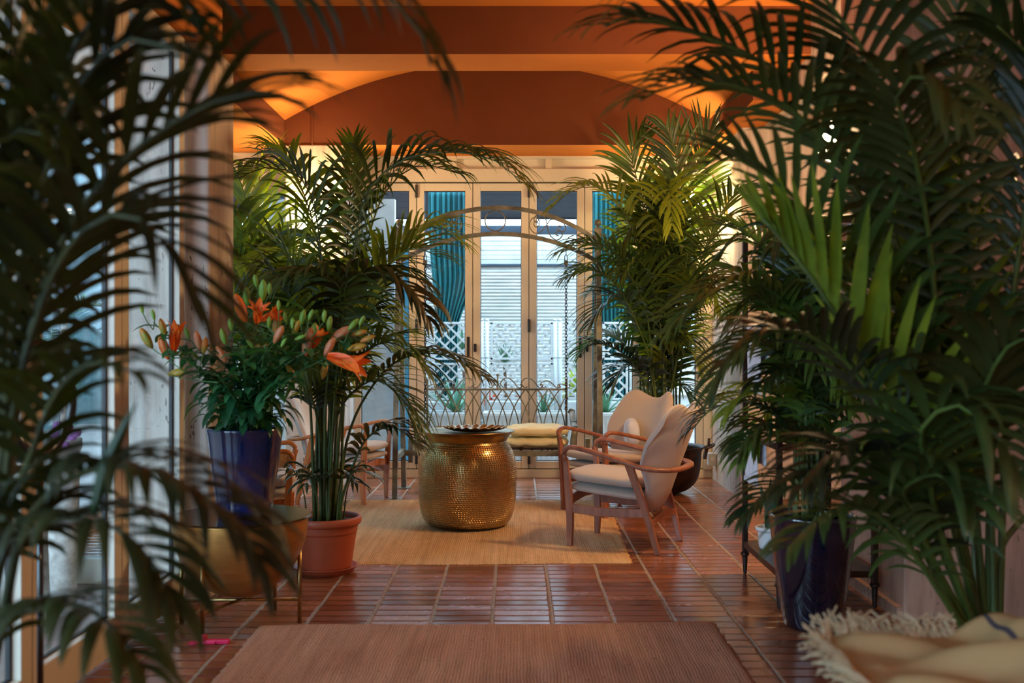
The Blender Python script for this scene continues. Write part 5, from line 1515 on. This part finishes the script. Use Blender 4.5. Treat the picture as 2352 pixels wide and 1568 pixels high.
# ---- cycad outside in the stone planter
t = thing('cycad', 'spiky blue-green cycad outside, growing above the stone planter', 'plant', (-2.22, 4.65, 0.66))
q = MB(); q.lathe([(0.07, 0), (0.10, 0.08), (0.09, 0.4), (0.08, 0.55), (0.03, 0.6)], (-2.22, 4.65, 0.64), 16, warp=lambda a, z: 1 + 0.08 * math.cos(a * 6 + z * 60)); q.build('trunk', M['trunk'], t, smooth=True)
M['cycad'] = leafmat('cycad_leaf', lin(40, 84, 70), lin(120, 160, 140), 0.15, 0.3)
rr = random.Random(77)
for k in range(22):
    az = k * 2.399; e0 = rr.uniform(-0.1, 1.1); l = rr.uniform(0.55, 0.72)
    o_ = Vector((math.cos(az), math.sin(az), 0)); b_ = Vector((-2.22, 4.65, 1.2))
    pts = [b_ + o_ * l * u * math.cos(e0 * (1 - 0.5 * u)) + Vector((0, 0, l * (u * math.sin(e0) - 0.35 * u * u))) for u in (0, 0.3, 0.6, 0.85, 1)]
    if any(q_.x > -1.62 or q_.y > 4.95 or (q_.x > -1.9 and q_.y > 4.5) for q_ in pts): continue
    frond(t, pts, L=0.14, W=0.005, n=34, start=0.12, droop=0.15, mat='cycad', seed=200 + k, r0=0.006, K=3)
t = thing('purple_flower', 'small purple potted flower beside the stone planter outside the left glazing', 'flower', (-1.93, 4.45, 0))
M['purple'] = plain('purple_petal', lin(170, 110, 170), 0.6)
MB().lathe([(0.05, 0), (0.06, 0.3), (0.065, 0.66), (0.055, 0.66)], (-1.93, 4.45, 0), 20).build('stand_pot', M['stone'], t, smooth=True)
q = MB()
for k in range(9):
    q.ball((-1.93 + rr.uniform(-.04, .04), 4.45 + rr.uniform(-.04, .04), 0.72 + rr.uniform(-0.02, .08)), 0.026, 8, (1, 1, 0.8))
q.build('blossom', M['purple'], t, smooth=True)

# ================================================================== LILIES IN THE BLUE POT
VXX, VYY = -1.12, 4.30
M['cobalt'] = plain('cobalt_glaze', lin(5, 38, 96), 0.07, c2=lin(3, 18, 50), scale=2, coat=1.0)
t = thing('potted_lilies', 'orange lilies with many buds in a tall glossy cobalt pot on the brass bowl table', 'potted flowers', (VXX, VYY, 0.447))
def fac(a, z):
    return 1 + 0.012 * abs(math.cos(a * 5))
MB().lathe(densify([(0.085, 0), (0.104, 0.003), (0.110, 0.02), (0.124, 0.12), (0.138, 0.22), (0.149, 0.31), (0.155, 0.345), (0.157, 0.355), (0.150, 0.36), (0.144, 0.35), (0.138, 0.31)], 60), (VXX, VYY, 0.447), 80, True, False, warp=fac).build('pot', M['cobalt'], t, smooth=True)
MB().lathe([(0.139, 0), (0.01, 0.01)], (VXX, VYY, 0.447 + 0.31), 30).build('soil', M['soil'], t)
M['lilyleaf'] = leafmat('lily_leaf', lin(26, 76, 48), lin(66, 132, 80), 0.3, 0.35)
M['lilystem'] = plain('lily_stem', lin(70, 112, 56), 0.5)
def budmat(name, a, b):
    m = NT(name)
    v = m.pos(True)
    c_ = m.ramp(m.noise(m.map(v, (30, 30, 30)), 1.0, 2), [(0.35, b), (0.65, a)])
    m.set(c_, 0.45)
    tr = m.n('ShaderNodeBsdfTranslucent'); m.l(c_, tr.inputs['Color'])
    mx = m.n('ShaderNodeMixShader'); mx.inputs[0].default_value = 0.3
    m.l(m.b.outputs[0], mx.inputs[1]); m.l(tr.outputs[0], mx.inputs[2]); m.l(mx.outputs[0], m.out.inputs['Surface'])
    return m.mat
BM = {'o': budmat('orange_bud', lin(240, 130, 50), lin(225, 105, 40)), 'g': budmat('green_bud', lin(122, 176, 70), lin(150, 180, 70)),
      'y': budmat('yellow_orange_bud', lin(214, 176, 70), lin(190, 150, 50)), 's': budmat('salmon_bud', lin(228, 158, 110), lin(214, 130, 84)),
      'm': budmat('green_orange_bud', lin(150, 160, 60), lin(222, 140, 60))}
PET = budmat('orange_petal', lin(255, 132, 40), lin(246, 104, 34))
rr = random.Random(99)
# clusters: stem head positions (px, py, depth), lilies lean out from the pot
heads = [(352, 740, 4.20), (385, 800, 4.15), (462, 790, 4.2), (520, 790, 4.25), (560, 720, 4.3), (600, 690, 4.4), (640, 760, 4.2), (700, 770, 4.2), (715, 800, 4.1), (790, 770, 4.25), (830, 765, 4.35), (755, 820, 4.1), (610, 790, 4.1), (670, 740, 4.4), (560, 800, 4.0), (500, 860, 4.0), (680, 860, 4.0), (450, 850, 4.1), (590, 760, 4.45), (740, 760, 4.4)]
def leaf_on(mb, p, D, l, w, dr):
    K = 6; S = D.cross(Vector((0, 0, 1)))
    S = S.normalized() if S.length > 1e-3 else Vector((1, 0, 0))
    q = Vector(p); vs = []
    for j in range(K + 1):
        u = j / K
        ww = w * (math.sin(PI * min(1, u * 0.92 + 0.08)) ** 0.8) + 0.0005
        nn = S.cross(D)
        vs += [q - S * ww + nn * ww * 0.3, q, q + S * ww + nn * ww * 0.3]
        q = q + D * (l / K)
        D = (D + Vector((0, 0, -dr / K))).normalized()
    fs = []
    for j in range(K):
        a_ = j * 3; fs += [(a_, a_ + 1, a_ + 4, a_ + 3), (a_ + 1, a_ + 2, a_ + 5, a_ + 4)]
    mb.add(vs, fs)
HP = []
for i, (px, py, Y) in enumerate(heads):
    h = P(px, py, Y)
    HP.append(h)
    a = rr.uniform(0, 2 * PI)
    b0 = Vector((VXX + 0.09 * math.cos(a), VYY + 0.09 * math.sin(a), 0.76))
    out = h - b0
    sp = spline([b0, b0 + Vector((out.x * 0.25, out.y * 0.3, out.z * 0.45)), b0 + Vector((out.x * 0.65, out.y * 0.65, out.z * 0.78)), h], 22)
    m = MB(); m.m = 1; m.tube(sp, lambda u: 0.0045 - 0.002 * u, 6); m.m = 0
    nl = 26
    for k in range(nl):
        u = 0.12 + 0.86 * k / nl
        f = u * 21; ii = min(20, int(f)); p = sp[ii].lerp(sp[ii + 1], f - ii)
        az = k * 2.4 + i
        D = Vector((math.cos(az), math.sin(az), rr.uniform(0.1, 0.8))).normalized()
        leaf_on(m, p, D, rr.uniform(0.08, 0.125), rr.uniform(0.014, 0.022), rr.uniform(0.8, 2.2))
    m.build('leafy_stem', [M['lilyleaf'], M['lilystem']], t, smooth=True)
# low collar of big leaves over the rim
m = MB()
for k in range(46):
    az = k * 2.4; D = Vector((math.cos(az), math.sin(az), rr.uniform(0.0, 0.7))).normalized()
    leaf_on(m, Vector((VXX, VYY, 0.80)) + Vector((math.cos(az), math.sin(az), 0)) * rr.uniform(0.05, 0.14) + Vector((0, 0, rr.uniform(0, 0.16))), D, rr.uniform(0.10, 0.15), rr.uniform(0.014, 0.021), rr.uniform(1.5, 3.2))
m.build('collar_leaves', M['lilyleaf'], t, smooth=True)
# buds: px, py of the middle, tilt in degrees from upright (right positive), length px, colour
BUDS = [(553, 707, -18, 64, 'o'), (567, 680, 0, 40, 'g'), (604, 666, 4, 46, 'g'), (587, 644, -8, 28, 'g'), (619, 663, 5, 26, 'g'), (336, 776, -28, 50, 'm'), (374, 752, -12, 40, 'm'), (377, 796, -18, 56, 'o'),
        (408, 856, 80, 46, 'y'), (326, 708, -5, 22, 'g'), (352, 722, -15, 24, 'g'), (455, 782, -12, 42, 's'), (470, 793, 8, 36, 'm'), (508, 813, -30, 40, 's'), (513, 772, -15, 36, 'g'), (636, 746, 12, 50, 'm'), (640, 768, 30, 44, 's'),
        (601, 795, 82, 36, 'y'), (652, 786, 30, 24, 'g'), (672, 742, 0, 26, 'g'), (695, 728, 12, 34, 'g'), (714, 722, 20, 24, 'g'), (680, 752, 25, 34, 'y'), (708, 785, 12, 62, 's'), (722, 765, 6, 46, 'g'), (702, 813, 78, 48, 's'),
        (668, 852, -35, 34, 'y'), (757, 796, 28, 44, 's'), (782, 768, 55, 56, 's'), (757, 742, 10, 32, 'g'), (812, 745, 40, 32, 'g'), (831, 736, 30, 24, 'g'), (820, 798, 78, 44, 'y'), (825, 765, 75, 36, 'm'), (640, 700, 0, 22, 'g'),
        (530, 745, -10, 28, 'g'), (618, 740, 5, 26, 'g'), (690, 775, 70, 26, 'g'), (655, 728, -8, 24, 'g'), (745, 725, 5, 26, 'g'), (575, 790, -40, 26, 'g'), (430, 765, -20, 26, 'g'), (845, 778, 70, 34, 'm'), (745, 850, 15, 40, 'y')]
for i, (px, py, tl, ln, ck) in enumerate(BUDS):
    Y = 4.12 + 0.22 * rr.random()
    c_ = P(px, py, Y)
    L_ = ln * Y / F
    a = math.radians(tl)
    dy = rr.uniform(-0.35, 0.1)
    ax = Vector((math.sin(a), dy, math.cos(a))).normalized()
    S = ax.cross(Vector((0, 1, 0.01))).normalized(); B = ax.cross(S)
    m = MB(); m.m = 0
    prof = [(0.0, 0.22), (0.08, 0.5), (0.25, 0.82), (0.5, 1.0), (0.75, 0.85), (0.92, 0.45), (1.0, 0.08)]
    L_ *= 1.1; R0 = L_ * 0.185
    vs = []; n = 12
    for u, r_ in prof:
        for k in range(n):
            an = 2 * PI * k / n
            rr_ = R0 * r_ * (1 + 0.10 * math.cos(3 * an))
            vs.append(c_ + ax * (L_ * (u - 0.5)) + S * (rr_ * math.cos(an)) + B * (rr_ * math.sin(an)))
    fs = []
    for j in range(len(prof) - 1):
        for k in range(n):
            l_ = (k + 1) % n
            fs.append((j * n + k, j * n + l_, (j + 1) * n + l_, (j + 1) * n + k))
    fs += [tuple(range(n))[::-1], tuple((len(prof) - 1) * n + k for k in range(n))]
    m.add(vs, fs)
    base = c_ - ax * L_ * 0.5
    near = min(HP, key=lambda h: (h - base).length + (0.3 if h.z > base.z + 0.02 else 0))
    m.m = 1
    q1 = near - Vector((0, 0, 0.03))
    m.tube(spline([q1, (q1 + base) / 2 + Vector((0, 0, -0.006)), base], 8), 0.0022, 6)
    m.build('bud', [BM[ck], M['lilystem']], t, smooth=True)
def flower(px, py, Y, ax, L_, opens, n=6, seed=0):
    rr = random.Random(seed)
    c_ = P(px, py, Y); ax = Vector(ax).normalized()
    S0 = ax.cross(Vector((0, 0, 1)) if abs(ax.z) < 0.9 else Vector((0, 1, 0))).normalized(); B0 = ax.cross(S0)
    m = MB()
    for k in range(n):
        an = 2 * PI * k / n + 0.3
        rad = S0 * math.cos(an) + B0 * math.sin(an); tan = ax.cross(rad)
        K = 8; vs = []
        wid = L_ * (0.13 if k % 2 else 0.17)
        p = Vector(c_); th = 0.12
        for j in range(K + 1):
            u = j / K
            ww = wid * math.sin(PI * min(1, 0.12 + 0.86 * u)) ** 0.8
            D = ax * math.cos(th) + rad * math.sin(th); nn = rad * math.cos(th) - ax * math.sin(th)
            vs += [p - tan * ww + nn * (-ww * 0.3), p, p + tan * ww - nn * (ww * 0.3)]
            p = p + D * (L_ / K); th += opens / K * (0.5 + 1.2 * u)
        m.add(vs, [f for j in range(K) for f in ((j * 3, j * 3 + 1, j * 3 + 4, j * 3 + 3), (j * 3 + 1, j * 3 + 2, j * 3 + 5, j * 3 + 4))])
    m.m = 1
    near = min(HP, key=lambda h: (h - c_).length)
    m.tube(spline([near - Vector((0, 0, 0.03)), (near + c_) / 2, c_], 8), 0.0026, 6)
    f = m.build('flower', [PET, M['lilystem']], t, smooth=True)
    m = MB()
    for k in range(5):
        an = 2 * PI * k / 5; rad = S0 * math.cos(an) + B0 * math.sin(an)
        e_ = c_ + ax * L_ * 0.6 + rad * L_ * 0.14
        m.tube([c_ + ax * L_ * 0.05, e_], 0.0012, 5); m.ball(e_, 0.004, 6, (1, 1, 1.8))
    m.build('stamens', BM['y'], f)
flower(752, 818, 4.05, (0.9, -0.15, -0.22), 0.175, 0.75, seed=1)
flower(590, 742, 4.2, (0.2, -0.5, 0.7), 0.11, 1.1, seed=2)
flower(600, 735, 4.3, (0.8, -0.3, 0.3), 0.10, 0.9, seed=3)
flower(398, 808, 4.2, (0.1, 0.1, 1.0), 0.135, 0.55, n=5, seed=4)
flower(715, 800, 4.25, (0.5, 0.0, 0.8), 0.10, 0.6, seed=5)
